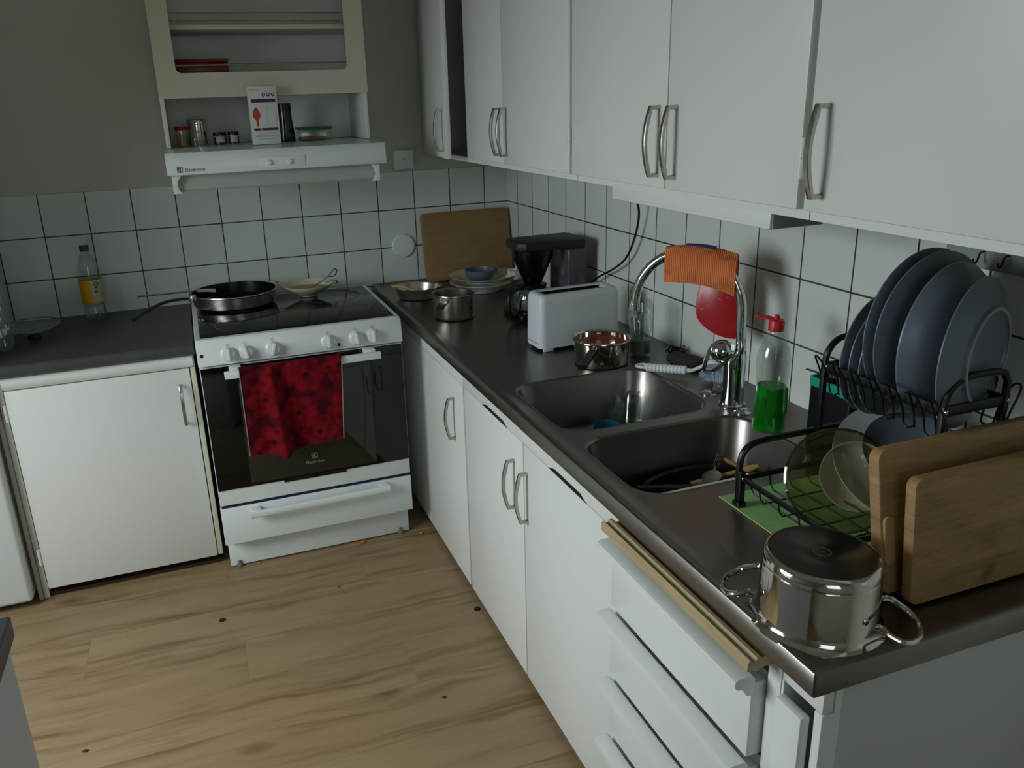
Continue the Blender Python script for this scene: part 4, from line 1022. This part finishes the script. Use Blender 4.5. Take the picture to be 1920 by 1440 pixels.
for (x, y) in ((-.128, -1.630), (-.130, -1.765)):
    solo('tap_hole_cap', MB().lathe([(0, .008), (.008, .0078), (.015, .005), (.020, .001), (.020, 0), (0, 0)], 28, (x, y, SZ)), chrome, 'chrome dome cap on the worktop, %s' % ('left of the tap body' if y > -1.7 else 'between the tap and the green soap bottle'), 'cap')
# orange sponge cloth folded over the spout
n3 = Vector((dd.y, -dd.x, 0)); 
if n3.y > 0: n3 = -n3
def arcz(s):
    q = max(-1, min(1, 1 - 2 * s / Ls)); return 1.055 + .135 * math.sqrt(max(0, 1 - q * q))
def cloth_pt(u, v):
    s = .176 - .160 * u; zt = max(arcz(s), 1.176) + .0145
    zt = 1.2100 - .010 * (2 * u - 1) ** 2 - .010 * u
    w_ = v * .175 - .085      # distance along cloth from the fold, front positive
    bend = .016
    if abs(w_) < bend * PI / 2:
        a = w_ / bend; off = bend * math.sin(a); z = zt - bend * (1 - math.cos(a))
    else:
        sg = 1 if w_ > 0 else -1; off = sg * (bend + .002 * math.sin(u * 8)); z = zt - bend - (abs(w_) - bend * PI / 2) * (1.0 if sg > 0 else .75)
    z -= .012 * u if w_ > 0 else 0
    p = Vector((c0.x + dd.x * s, c0.y + dd.y * s, 0)) + n3 * off
    p.z = z; return p
oc = thing('sponge_cloth', 'orange ribbed sponge cloth hanging folded over the tap spout', 'cloth', (-.19, -1.66, 1.10))
obj('cloth_sheet', MB().grid(cloth_pt, 30, 40, .0025), clothm, oc, sharp=80)
def strip_pt(u, v): return cloth_pt(.28 + .42 * u, .43 + .06 * v) + Vector((0, 0, .0036))
obj('printed_band', MB().grid(strip_pt, 12, 3), mat('blue_print', '1b2a6e', .7, noise=.15, nscale=80), oc)
# red silicone thing hanging behind the spout
rp = MB()
pts = [(-.004, .146)]
ol = smooth_path([(0.0, .150, 0), (-.036, .150, 0), (-.054, .128, 0), (-.063, .090, 0), (-.062, .052, 0), (-.052, .032, 0), (-.028, .014, 0), (0.0, .003, 0), (.028, .000, 0), (.042, .010, 0), (.046, .085, 0), (.036, .128, 0), (.0, .150, 0)], 5)[:-1]
Mr = frame((-.105, -1.630, .975), (-.80, -.60, .12), (.60, -.80, 0))
ol2 = [(p.x, p.y) for p in ol]
rp.prism(ol2, 2, 0, .006, M=Mr, bev=.002)
rs = thing('silicone_scraper', 'red silicone piece hanging behind the tap spout under the orange cloth', 'scraper', (-.10, -1.64, .975))
obj('blade', rp, redsil, rs)
gm = mat('pale_scratch', 'd88a88', .3, noise=.1); sc_ = MB()
for a, b, c, d_ in ((-.050, .088, -.040, .090), (-.010, .092, 0, .088), (-.032, .094, -.027, .100), (.008, .094, .012, .099), (-.052, .062, -.044, .065), (-.034, .070, -.028, .075)):
    sc_.tube([Mr @ Vector((a, b, .0062)), Mr @ Vector((c, d_, .0062))], .0009, 5)
obj('scratches', sc_, gm, rs)

# ------------------------------------------------------------ soap bottle
sb_ = thing('dish_soap_bottle', 'clear bottle half full of green dish soap with an open red cap', 'bottle', (-.146, -1.872, SZ))
oc_ = (-.146, -1.872, SZ)
prof = [(.026, 0), (.0325, .003), (.0340, .012), (.0330, .04), (.0315, .075), (.0305, .095), (.0315, .115), (.0345, .145), (.0345, .160), (.031, .182), (.022, .203), (.0135, .217), (.0125, .222)]
obj('bottle_body', MB().lathe([(0, .002)] + prof + [(.0125, .232)], 40, oc_), clearpl, sb_)
obj('green_soap', MB().lathe([(0, .003), (.025, .002), (.0318, .005), (.0330, .012), (.0320, .04), (.0305, .075), (.0296, .095), (.0298, .102), (0, .102)], 40, oc_), greenliq, sb_)
cpn = obj('cap', MB().lathe([(.0125, .222), (.0160, .223), (.0160, .243), (.014, .246), (.006, .247), (.005, .256), (0, .257)], 28, oc_), redpl, sb_)
obj('flip_lid', MB().tube([(-.148, -1.862, 1.079), (-.153, -1.852, 1.082), (-.160, -1.842, 1.082), (-.166, -1.834, 1.087)], 0, prof=(.018, .005)), redpl, cpn)
bl = MB(); sector(bl, oc_, .0347, .035, .095, .75, 1.75, 12, 0); obj('back_label', bl, mat('pale_label', '8fa08f', .6, noise=.05), sb_)

# ------------------------------------------------------------ in the sinks
SB = FZ - .160 + .0006
g1 = thing('drinking_glass', 'wet glass with a steel spoon at the bottom of the far sink', 'glass', (-.238, -1.428, SB))
obj('glass_body', MB().lathe([(0, 0), (.030, 0), (.032, .003), (.038, .095), (.0365, .095), (.0305, .006), (0, .005)], 36, (-.236, -1.430, SB)), clear, g1)
g2 = solo('drinking_glass', MB().lathe([(0, 0), (.026, 0), (.028, .003), (.032, .070), (.0305, .070), (.0265, .005), (0, .004)], 36, (-.200, -1.560, SB)), clear, 'small empty glass in the far sink, near its corner next to the tap', 'glass')
solo('teaspoon', MB().tube(smooth_path([(-.240, -1.440, SB + .010), (-.232, -1.425, SB + .05), (-.220, -1.410, SB + .098), (-.204, -1.410, SB + .104)], 4), [.0045] * 4 + [.0025] * 9, 6), nickel, 'steel teaspoon standing in the wet glass in the far sink', 'spoon')
solo('cup', MB().lathe([(0, 0), (.028, 0), (.031, .003), (.0345, .050), (.033, .050), (.0295, .005), (0, .004)], 36, (-.318, -1.468, SB)), mat('light_blue_plastic', '2f86a6', .4, noise=.05), 'light blue plastic cup in the far sink', 'cup')
tyx, tyy = -.320, -1.905
tyz = SB + .012
bp_ = thing('baking_pan', 'black pan full of used cutlery lying in the near sink', 'pan', (tyx, tyy, SB))
Mp = Matrix.Translation((tyx, tyy, SB)) @ Matrix.Rotation(math.radians(8), 4, 'Z') @ Matrix.Diagonal((1.28, .92, 1, 1))
obj('pan_body', MB().lathe([(0, 0), (.085, 0), (.098, .006), (.118, .060), (.124, .063), (.124, .0655), (.116, .062), (.096, .008), (0, .003)], 48, M=Mp), mat('black_pan', '0c0c0d', .22, noise=.2, nscale=20), bp_)
kn = thing('knife', 'black-handled knife lying in the black pan in the near sink', 'knife', (-.40, -1.880, SB + 0.064))
obj('handle', MB().tube([(-.470, -1.880, SB + 0.088), (-.39, -1.895, SB + 0.080), (-.350, -1.900, SB + 0.074)], 0, prof=(.020, .011)), blackpl, kn)
obj('blade', MB().tube([(-.350, -1.900, SB + 0.074), (-.29, -1.905, SB + 0.064), (-.25, -1.905, SB + 0.056)], 0, prof=(.018, .0018)), nickel, kn)
for nm, lab_, a, b, mt_ in (
    ('wooden_spoon', 'yellowish wooden spoon lying in the black pan in the near sink', (-.250, -1.875, SB + 0.074), (-.300, -1.855, SB + 0.059), spoonw),
    ('spatula', 'wooden spatula with a reddened end standing in the black pan in the near sink', (-.205, -1.880, SB + 0.080), (-.215, -1.850, SB + 0.084), mat('stained_wood', '9a6b3c', .6, noise=.4, nscale=60))):
    q = thing(nm, lab_, nm.split('_')[-1], a)
    A_, B_ = Vector(a), Vector(b); ex = (B_ - A_).normalized()
    obj('handle', MB().tube([A_ - ex * .03, A_, B_ + ex * .02], .005, 8), mt_, q)
    obj('blade', MB().grid(lambda u, v: A_ - ex * .03 - ex * .04 * u + ex.cross(Vector((0, 0, 1))) * .012 * (2 * v - 1) * math.sin(.4 + 2.3 * u) + Vector((0, 0, .002)), 8, 5, .003), mt_, q)
fk = thing('fork', 'steel fork with its tines up in the black pan in the near sink', 'fork', (-.25, -1.850, SB + 0.064))
obj('stem', MB().tube([(-.30, -1.880, SB + 0.054), (-.255, -1.845, SB + 0.080)], 0, prof=(.006, .0025)), nickel, fk)
for k in range(4):
    o_ = Vector((.62, .78, 0)).cross(Vector((0, 0, 1))) * (.004 * (k - 1.5)); obj('tine', MB().tube([Vector((-.255, -1.845, SB + 0.080)) + o_, Vector((-.225, -1.818, SB + 0.094)) + o_], .0011, 5), nickel, fk)
pb = thing('serving_spoon', 'pale plastic serving spoon lying in the middle of the black pan in the near sink', 'spoon', (-.27, -1.870, SB + 0.064))
obj('bowl', MB().lathe([(0, .0), (.010, .002), (.016, .006), (.0175, .010), (.015, .0075), (.009, .004), (0, .0025)], 24, M=frame((-.285, -1.875, SB + 0.069), (-.3, -.3, 1)) @ Matrix.Diagonal((1.25, 1, 1, 1))), mat('pale_grey_plastic', '77776c', .5, noise=.08), pb)
obj('stem', MB().tube([(-.305, -1.885, SB + 0.072), (-.345, -1.907, SB + 0.080), (-.375, -1.917, SB + 0.084)], 0, prof=(.010, .004)), mat('pale_grey_plastic', '8f918a'), pb)
# ------------------------------------------------------------ draining area
gmat = mat('green_mat', '93c47c', .85, noise=.15, nscale=25, bump=.4, bscale=500)
mt_ = thing('drying_mat', 'thin green drying mat under the black dish rack', 'mat', (-.22, -2.25, SZ))
obj('mat_sheet', MB().box(-.426, -.045, -2.425, -2.092, SZ - .0002, SZ + .0018, .0006, 1), gmat, mt_)
obj('mat_edging', MB().tube([(-.426, -2.425, SZ + .001), (-.426, -2.092, SZ + .001), (-.045, -2.092, SZ + .001)], .0012, 6), mat('yellowish_edging', 'b2b27a', .8, noise=.05), mt_)
MZ = SZ + .0018
rk = thing('dish_rack', 'black two-tier wire dish rack loaded with grey plates', 'dish rack', (-.22, -2.24, MZ))
RY0, RY1 = -2.374, -2.134      # near, far end
# lower tier
frm = MB()
frm.tube([(-.412, RY0, .889), (-.412, RY1, .889)], 0, prof=(.0035, .010), up=(0, 0, 1)).tube([(-.060, RY0, .889), (-.060, RY1, .889)], 0, prof=(.0035, .010), up=(0, 0, 1))
frm.tube([(-.412, RY1, .889), (-.060, RY1, .889)], 0, prof=(.0035, .010), up=(0, 0, 1)).tube([(-.412, RY0, .889), (-.060, RY0, .889)], 0, prof=(.0035, .010), up=(0, 0, 1))
obj('lower_frame', frm, blackwire, rk)
for k in range(9):
    x = -.395 + .0405 * k
    obj('wire', MB().tube([(x, RY1, .887), (x, RY1 - .004, .868), (x, RY1 - .012, .8605), (x, RY0 + .012, .8605), (x, RY0 + .004, .868), (x, RY0, .887)], .0016, 6), blackwire, rk)
for k in range(5):
    y = RY1 - .045 - .048 * k
    obj('wire', MB().tube([(-.412, y, .887), (-.408, y, .868), (-.400, y, .8585), (-.072, y, .8585), (-.064, y, .868), (-.060, y, .887)], .0016, 6), blackwire, rk)
for y in (RY0, RY1):
    for x in (-.416, -.056):
        p = obj('post', MB().box(x - .006, x + .006, y - .007, y + .007, MZ + .006, .905, .002), blackwire, rk)
        obj('foot', MB().box(x - .0085, x + .0085, y - .0095, y + .0095, MZ + .0002, MZ + .010, .002), blackpl, p)
        obj('screw', MB().lathe([(0, .003), (.003, .002), (.0035, 0)], 10, M=frame((x, y - .007, .892), (0, -1, 0))), nickel, p)
    e = -1 if y == RY0 else 1
    if y == RY1: obj('end_arch', MB().tube(smooth_path([(-.414, y + e * .010, .885), (-.413, y + e * .010, .900), (-.408, y + e * .010, .930), (-.390, y + e * .010, .946), (-.36, y + e * .010, .950)], 4)[:-1] + [Vector((-.36, y + e * .010, .950)), Vector((-.215, y + e * .010, .950)), Vector((-.07, y + e * .010, .950)), Vector((-.060, y + e * .010, .94)), Vector((-.056, y + e * .010, .885))], .0058, 10), blackwire, rk)
# upper tier
UX0, UX1, UZ = -.257, -.135, 1.073
for y in (RY0, RY1):
    for x in (UX0, UX1):
        p = obj('post', MB().box(x - .0045, x + .0045, y - .005, y + .005, .952 if y == RY1 else .888, 1.083, .0015), blackwire, rk)
        obj('screw', MB().lathe([(0, .003), (.003, .002), (.0035, 0)], 10, M=frame((x, y - .005, 1.075), (0, -1, 0))), nickel, p)
    obj('end_arch', MB().tube(smooth_path([(UX0, y, 1.079), (UX0 + .004, y, 1.100), (UX0 + .022, y, 1.119), (UX0 + .05, y, 1.124)], 4)[:-1] + [Vector((UX0 + .05, y, 1.124)), Vector((UX1 - .03, y, 1.124)), Vector((UX1 - .01, y, 1.119)), Vector((UX1, y, 1.104)), Vector((UX1, y, 1.077))], .0055, 8), blackwire, rk)
uf = MB()
for x in (UX0, UX1): uf.tube([(x, RY0, UZ), (x, RY1, UZ)], 0, prof=(.004, .016), up=(0, 0, 1))
for y in (RY0, RY1): uf.tube([(UX0, y, UZ), (UX1, y, UZ)], 0, prof=(.004, .016), up=(0, 0, 1))
obj('upper_frame', uf, blackwire, rk)
for x, sg in ((UX0, -1), (UX1, 1)):
    for k in range(7):
        y = RY1 - .004 - .0395 * k
        w_ = .0095
        pts = [(x - sg * .004, y + w_, UZ - .042), (x + sg * .003, y + w_, UZ - .012), (x + sg * .014, y + w_ * .9, UZ + .010), (x + sg * .022, y + w_ * .5, UZ + .022), (x + sg * .023, y - w_ * .4, UZ + .022), (x + sg * .016, y - w_ * .9, UZ + .010), (x + sg * .003, y - w_, UZ - .014), (x - sg * .004, y - w_, UZ - .042), (x - sg * .004, y - w_ - .010, UZ - .046), (x - sg * .002, y - w_ - .019, UZ - .040)]
        obj('loop_divider', MB().tube(smooth_path(pts, 3), .0017, 6), blackwire, rk)

def plate_profile(R, kind):
    if kind == 'bowl':
        return [(0, .004), (R * .42, .004), (R * .44, .0), (R * .47, .0), (R * .49, .006), (R * .70, .016), (R * .90, .034), (R, .052), (R, .0545), (R * .975, .054), (R * .87, .038), (R * .66, .021), (R * .46, .012), (0, .010)]
    return [(0, .004), (R * .58, .004), (R * .60, .0), (R * .64, .0), (R * .66, .005), (R * .78, .010), (R * .97, .0205), (R, .0225), (R, .0245), (R * .97, .0235), (R * .78, .0145), (R * .62, .010), (0, .0095)]
def plate(label, cat, x, y, z, R, n, kind='plate', group=None, mt=greyplate, name=None, ring=True):
    """stands on edge: n = direction the underside faces"""
    nrm = Vector(n).normalized(); h = .0235 if kind == 'plate' else .0535
    M = frame((x, y, z), -nrm, (1, 0, 0)) @ Matrix.Translation((0, 0, -h))
    name = name or ('plate' if kind == 'plate' else 'bowl')
    t = thing(name, label, cat, (x, y, z - R), group)
    obj(kind + '_body', MB().lathe(plate_profile(R, kind), 72, M=M), mt, t)
    if ring:
        a, b = (.595, .645) if kind == 'plate' else (.435, .475)
        obj('foot_ring', MB().lathe([(R * a, .0005), (R * a, -.0006), (R * b, -.0006), (R * b, .0005)], 72, M=M), greyring if mt is greyplate else mt, t)
    return t
nn = (.20, -1, 0)
plate('slate-grey plate standing in the rack, farthest from the camera', 'plate', -.152, -2.146, 1.088, .108, nn)
plate('slate-grey plate standing second in the rack, counted from the tap', 'plate', -.155, -2.167, 1.087, .105, nn)
plate('slate-grey plate standing third in the rack, just behind the two large plates', 'plate', -.160, -2.189, 1.088, .099, nn)
plate('large slate-grey plate in the rack reaching almost up to the cabinet, farther of two', 'plate', -.145, -2.216, 1.151, .131, (.10, -1, 0))
plate('large slate-grey plate in the rack directly behind the deep grey bowl', 'plate', -.148, -2.241, 1.150, .131, (.10, -1, 0))
plate('deep slate-grey bowl standing in the rack with its rounded underside shining', 'bowl', -.152, -2.273, 1.142, .127, nn, 'bowl')
plate('slate-grey plate at the near end of the rack, pale foot ring facing the camera', 'plate', -.168, -2.335, 1.141, .118, (.34, -1, 0))
# lower tier: white plates, glass bowl
wpl = plate('wide white plate leaning in the lower tier of the rack, behind the cutting boards', 'plate', -.180, -2.250, .928, .113, (.25, .55, -.78), mt=whitechina, ring=False)
plate('grey plate resting in front of the wide white plate in the lower tier', 'plate', -.172, -2.262, .947, .080, (.25, .50, -.80), ring=False)
gbx = thing('glass_bowl', 'smoked glass bowl standing on its edge at the left end of the rack', 'bowl', (-.30, -2.25, .87))
Mg = frame((-.357, -2.295, .947), (-.5, -.75, .45)) @ Matrix.Diagonal((.9, .9, .8, 1)) @ Matrix.Translation((0, 0, -.050))
obj('glass_body', MB().lathe([(0, .0), (.045, .001), (.062, .008), (.078, .028), (.0875, .050), (.0905, .052), (.0865, .0555), (.074, .031), (.060, .0125), (.045, .006), (0, .005)], 56, M=Mg), smoke, gbx)
obj('rim', MB().lathe([(.0875, .050), (.0915, .0515), (.0920, .0545), (.0890, .0570), (.0865, .0555)], 56, M=Mg), glass_mat('smoked_rim', (.40, .36, .22), .10, .02, .5), gbx)
cb2 = thing('bowl', 'ribbed white bowl seen through and beside the smoked glass bowl', 'bowl', (-.22, -2.30, .87))
Mw = frame((-.256, -2.230, .905), (-.5, -.75, .45)) @ Matrix.Diagonal((.82, .82, .8, 1)) @ Matrix.Translation((0, 0, -.036))
rb_ = MB(); rb_.lathe([(0, .0), (.035, .0), (.040, .004), (.058, .018), (.072, .036), (.0725, .038), (.070, .0375), (.056, .021), (.050, .016), (.047, .0145), (.044, .0125), (.041, .0115), (.036, .008), (0, .006)], 48, M=Mw)
obj('bowl_body', rb_, whitechina, cb2)
# caddy with cutlery
CX0, CX1, CY0, CY1 = -.120, -.022, -2.066, -1.952
kd = thing('cutlery_caddy', 'black cutlery caddy with a turquoise rim between the soap and the rack', 'caddy', (-.07, -2.01, SZ))
def hollow(mb, x0, x1, y0, y1, z0, z1, t=.0025, r=.008):
    bm = mb.bm
    seq = [(rrect(x0, x1, y0, y1, r, 4), z0), (rrect(x0, x1, y0, y1, r, 4), z1), (rrect(x0 + t, x1 - t, y0 + t, y1 - t, r - t * .8, 4), z1), (rrect(x0 + t, x1 - t, y0 + t, y1 - t, r - t * .8, 4), z0 + t)]
    prev = None
    for pts_, z in seq:
        Lp = loop(bm, pts_, z)
        if prev: bridge(bm, prev, Lp)
        else: bm.faces.new(list(reversed(Lp)))
        prev = Lp
    bm.faces.new(prev); bmesh.ops.recalc_face_normals(bm, faces=bm.faces[:]); return mb
obj('caddy_body', hollow(MB(), CX0, CX1, CY0, CY1, SZ, .966), blackpl, kd)
bm_ = MB(); bm = bm_.bm; teal = mat('turquoise_plastic', '0f9c86', .4, noise=.05)
A1 = loop(bm, rrect(CX0 - .002, CX1 + .002, CY0 - .002, CY1 + .002, .009, 4), .962); A2 = loop(bm, rrect(CX0 - .002, CX1 + .002, CY0 - .002, CY1 + .002, .009, 4), .980)
A3 = loop(bm, rrect(CX0 + .002, CX1 - .002, CY0 + .002, CY1 - .002, .006, 4), .980); A4 = loop(bm, rrect(CX0 + .002, CX1 - .002, CY0 + .002, CY1 - .002, .006, 4), .966)
for a, b in ((A1, A2), (A2, A3), (A3, A4)): bridge(bm, a, b)
bmesh.ops.recalc_face_normals(bm, faces=bm.faces[:]); obj('rim', bm_, teal, kd)
def fork(label, base, tip, wd=.022):
    A_, B_ = Vector(base), Vector(tip); e = (B_ - A_).normalized(); s_ = e.cross(Vector((-.6, -.7, .2))).normalized()
    f = thing('fork', label, 'fork', base)
    obj('handle', MB().tube([A_, A_ + (B_ - A_) * .55], 0, prof=(.009, .002), up=s_), nickel, f)
    mid = A_ + (B_ - A_) * .55; top = A_ + (B_ - A_) * .70
    obj('head', MB().grid(lambda u, v: mid + (top - mid) * u + s_ * wd * .5 * (2 * v - 1) * (.35 + .65 * math.sin(min(1, u * 1.4) * PI / 2)), 8, 6, .0018), nickel, f)
    for k in range(4):
        o_ = s_ * wd * .88 * ((k - 1.5) / 3); obj('tine', MB().tube([top + o_, B_ + o_ * .9], [.0014, .0009], 5), nickel, f)
    return f
fork('steel fork standing tines up in the caddy, farthest towards the soap bottle', (-.075, -1.998, .850), (-.098, -1.985, 1.018))
fork('steel fork standing tines up in the caddy, nearest the grey plates', (-.060, -2.015, .850), (-.088, -2.004, 1.016))
kf = thing('knife', 'steel knife standing blade up in the caddy beside the grey plates', 'knife', (-.06, -2.03, .85))
obj('handle', MB().tube([(-.062, -2.045, .850), (-.075, -2.036, .94)], 0, prof=(.012, .006)), blackpl, kf)
obj('blade', MB().prism([(0, -.009), (.075, -.008), (.100, -.001), (.100, .004), (0, .006)], 2, 0, .0014, M=frame((-.075, -2.036, .945), (.7, .7, .1), (-.10, .06, 1))), nickel, kf)
k2 = thing('knife', 'dark knife lying low across the corner of the turquoise rim of the caddy', 'knife', (-.12, -1.98, .97))
obj('blade', MB().tube([(-.130, -1.950, .995), (-.095, -1.99, .983), (-.07, -2.02, .972)], 0, prof=(.010, .0016)), mat('dull_steel', '5c5a58', .35, 1.0, noise=.1), k2)
obj('handle', MB().tube([(-.07, -2.02, .972), (-.05, -2.045, .930), (-.045, -2.05, .88)], 0, prof=(.010, .006)), blackpl, k2)
# cutting boards leaning on the rack
def board2(name, label, x, y0, y1, z1, W_, T_, mt, r, tilt=0.0):
    H_ = math.hypot(z1 - SZ, y1 - y0); ang = math.atan2(y1 - y0, z1 - SZ)
    M = Matrix.Translation((x, y0, SZ + .0006 + T_ / 2 * abs(math.sin(ang)))) @ Matrix.Rotation(tilt, 4, 'Z') @ Matrix.Rotation(-ang, 4, 'X')
    t = thing(name, label, 'cutting board', (x, y0, SZ))
    obj('board', MB().prism(rrect(0, W_, 0, H_, r, 7), 1, -T_ / 2, T_ / 2, M=M, bev=.0035), mt, t)
    return t, M
t1, M1 = board2('cutting_board', 'larger worn wooden cutting board leaning on the dish rack, behind another', -.402, -2.432, -2.393, 1.046, .340, .020, oldwood, .016)
obj('finger_grip', MB().prism(rrect(.004, .022, .045, .118, .008, 6), 1, -.0140, -.009, M=M1, bev=.002), mat('pale_worn_wood', 'b08d5c', .6, noise=.12, nscale=30), t1)
board2('cutting_board', 'worn wooden cutting board in front, leaning closest to the upturned pot', -.385, -2.466, -2.446, 1.022, .330, .018, oldwood, .014)

# ------------------------------------------------------------ upturned pot
pt = thing('cooking_pot', 'shiny steel cooking pot standing upside down on the worktop corner', 'pot', (-.528, -2.445, SZ))
pc_ = (-.520, -2.442, SZ)
obj('pot_body', MB().lathe([(.0850, .0012), (.0885, .0004), (.0895, .0016), (.0890, .0036), (.0850, .0060), (.0800, .0110), (.0780, .0180), (.0775, .086), (.0765, .0885), (.0772, .0895), (.0765, .0975), (.0735, .1030), (.0705, .1052), (.0695, .1055)], 72, pc_), steelp, pt)
obj('pot_base', MB().lathe([(.0700, .1052), (.0680, .1058), (.0668, .1048), (.030, .1048), (.0290, .1052), (0, .1052)], 64, pc_), steel_mat('pot_base_steel', '6a6763', .24, (30, 30, 1), .15), pt)
obj('maker_stamp', MB().lathe([(.010, .1052), (.011, .1055), (.012, .1052)], 28, pc_).box(pc_[0] - .006, pc_[0] + .006, pc_[1] - .0008, pc_[1] + .0008, SZ + .1052, SZ + .1055), mat('stamp_grey', '8b8882', .4, 1.0, noise=.1), pt)
for ang in (128, 308):
    a = math.radians(ang); e = Vector((math.cos(a), math.sin(a), 0)); s_ = Vector((-e.y, e.x, 0)); P0 = Vector((pc_[0], pc_[1], 0))
    pts = []
    for (r, l, z) in ((.0765, .036, .058), (.084, .038, .060), (.094, .040, .054), (.112, .036, .047), (.124, .018, .044), (.127, 0, .043), (.124, -.018, .044), (.112, -.036, .047), (.094, -.040, .054), (.084, -.038, .060), (.0765, -.036, .058)):
        pts.append(P0 + e * r + s_ * l + Vector((0, 0, SZ + z - .022)))
    obj('handle', MB().tube(smooth_path(pts, 4), .0042, 10), steelp, pt)

# ------------------------------------------------------------ bits on the floor
def bit(name, label, x, y, r, h, mt, cat, group=None, n=20, irregular=False):
    mb = MB()
    if irregular:
        bmesh.ops.create_icosphere(mb.bm, subdivisions=2, radius=1)
        for v in mb.bm.verts: v.co = Vector((x + v.co.x * r * (1 + .35 * math.sin(v.co.y * 5 + x * 40)), y + v.co.y * r * .7 * (1 + .3 * math.cos(v.co.x * 6)), Z0 + .0003 + (v.co.z + 1) * h / 2))
    else: mb.lathe([(0, 0), (r, 0), (r, h * .8), (r * .9, h), (0, h)], n, (x, y, Z0 + .0002))
    return solo(name, mb, mt, label, cat, group)
cop = mat('dull_copper', '3b2a1e', .4, .6, noise=.2)
bit('coin', 'dark coin lying on the open floor in front of the cooker', -1.337, -.906, .0105, .0015, cop, 'coin')
bit('coin', 'dark coin lying on the floor right below the base cabinet doors', -.588, -1.155, .0100, .0015, cop, 'coin')
bit('food_crumb', 'bright orange crumb lying at the foot of the cooker plinth', -.835, -.618, .013, .008, mat('orange_crumb', 'b3691c', .8, noise=.3, nscale=60), 'crumb', irregular=True)
bit('food_crumb', 'yellowish crumb on the floor between the cooker and the base cabinet', -.622, -.640, .009, .006, mat('yellow_crumb', 'a67f35', .8, noise=.3, nscale=60), 'crumb', irregular=True)
dc_ = mat('dark_crumb', '35261a', .9, noise=.3)
bit('dark_crumb', 'dark crumb on the floor in front of the double base cabinet', -.801, -1.490, .006, .004, dc_, 'crumb', irregular=True)
bit('dark_crumb', 'dark crumb on the floor near the bottom left of the picture', -1.686, -1.338, .007, .004, dc_, 'crumb', irregular=True)
bit('dark_crumb', 'tiny dark crumb on the floor in front of the cooker, right of the coin', -.966, -.867, .0035, .003, dc_, 'crumb', irregular=True)
bit('food_crumb', 'small tan crumb at the left foot of the cooker', -1.20, -.615, .006, .004, mat('yellow_crumb', 'a67f35'), 'crumb', irregular=True)

# ------------------------------------------------------------ groups of like things
GROUPS = {'wall_cabinet': 'white wall cabinets along the right wall', 'base_cabinet': 'white base cabinets', 'spice_jar': 'small jars on the range hood',
          'saucepan': 'steel saucepans on the worktop', 'drinking_glass': 'drinking glasses', 'tap_hole_cap': 'chrome caps beside the tap',
          'coin': 'coins on the floor', 'dark_crumb': 'dark crumbs on the floor', 'food_crumb': 'food crumbs on the floor', 'fork': 'steel forks',
          'knife': 'knives', 'wooden_spoon': 'wooden spoons', 'cutting_board': 'wooden cutting boards', 'laminate_worktop': 'grey laminate worktops'}
for o in list(SC.objects):
    if o.parent is None and 'label' in o.keys():
        k = o.name.split('.')[0]
        if k in GROUPS: o['group'] = GROUPS[k]
        if o['label'].find('slate-grey plate') >= 0: o['group'] = 'slate-grey plates in the dish rack'
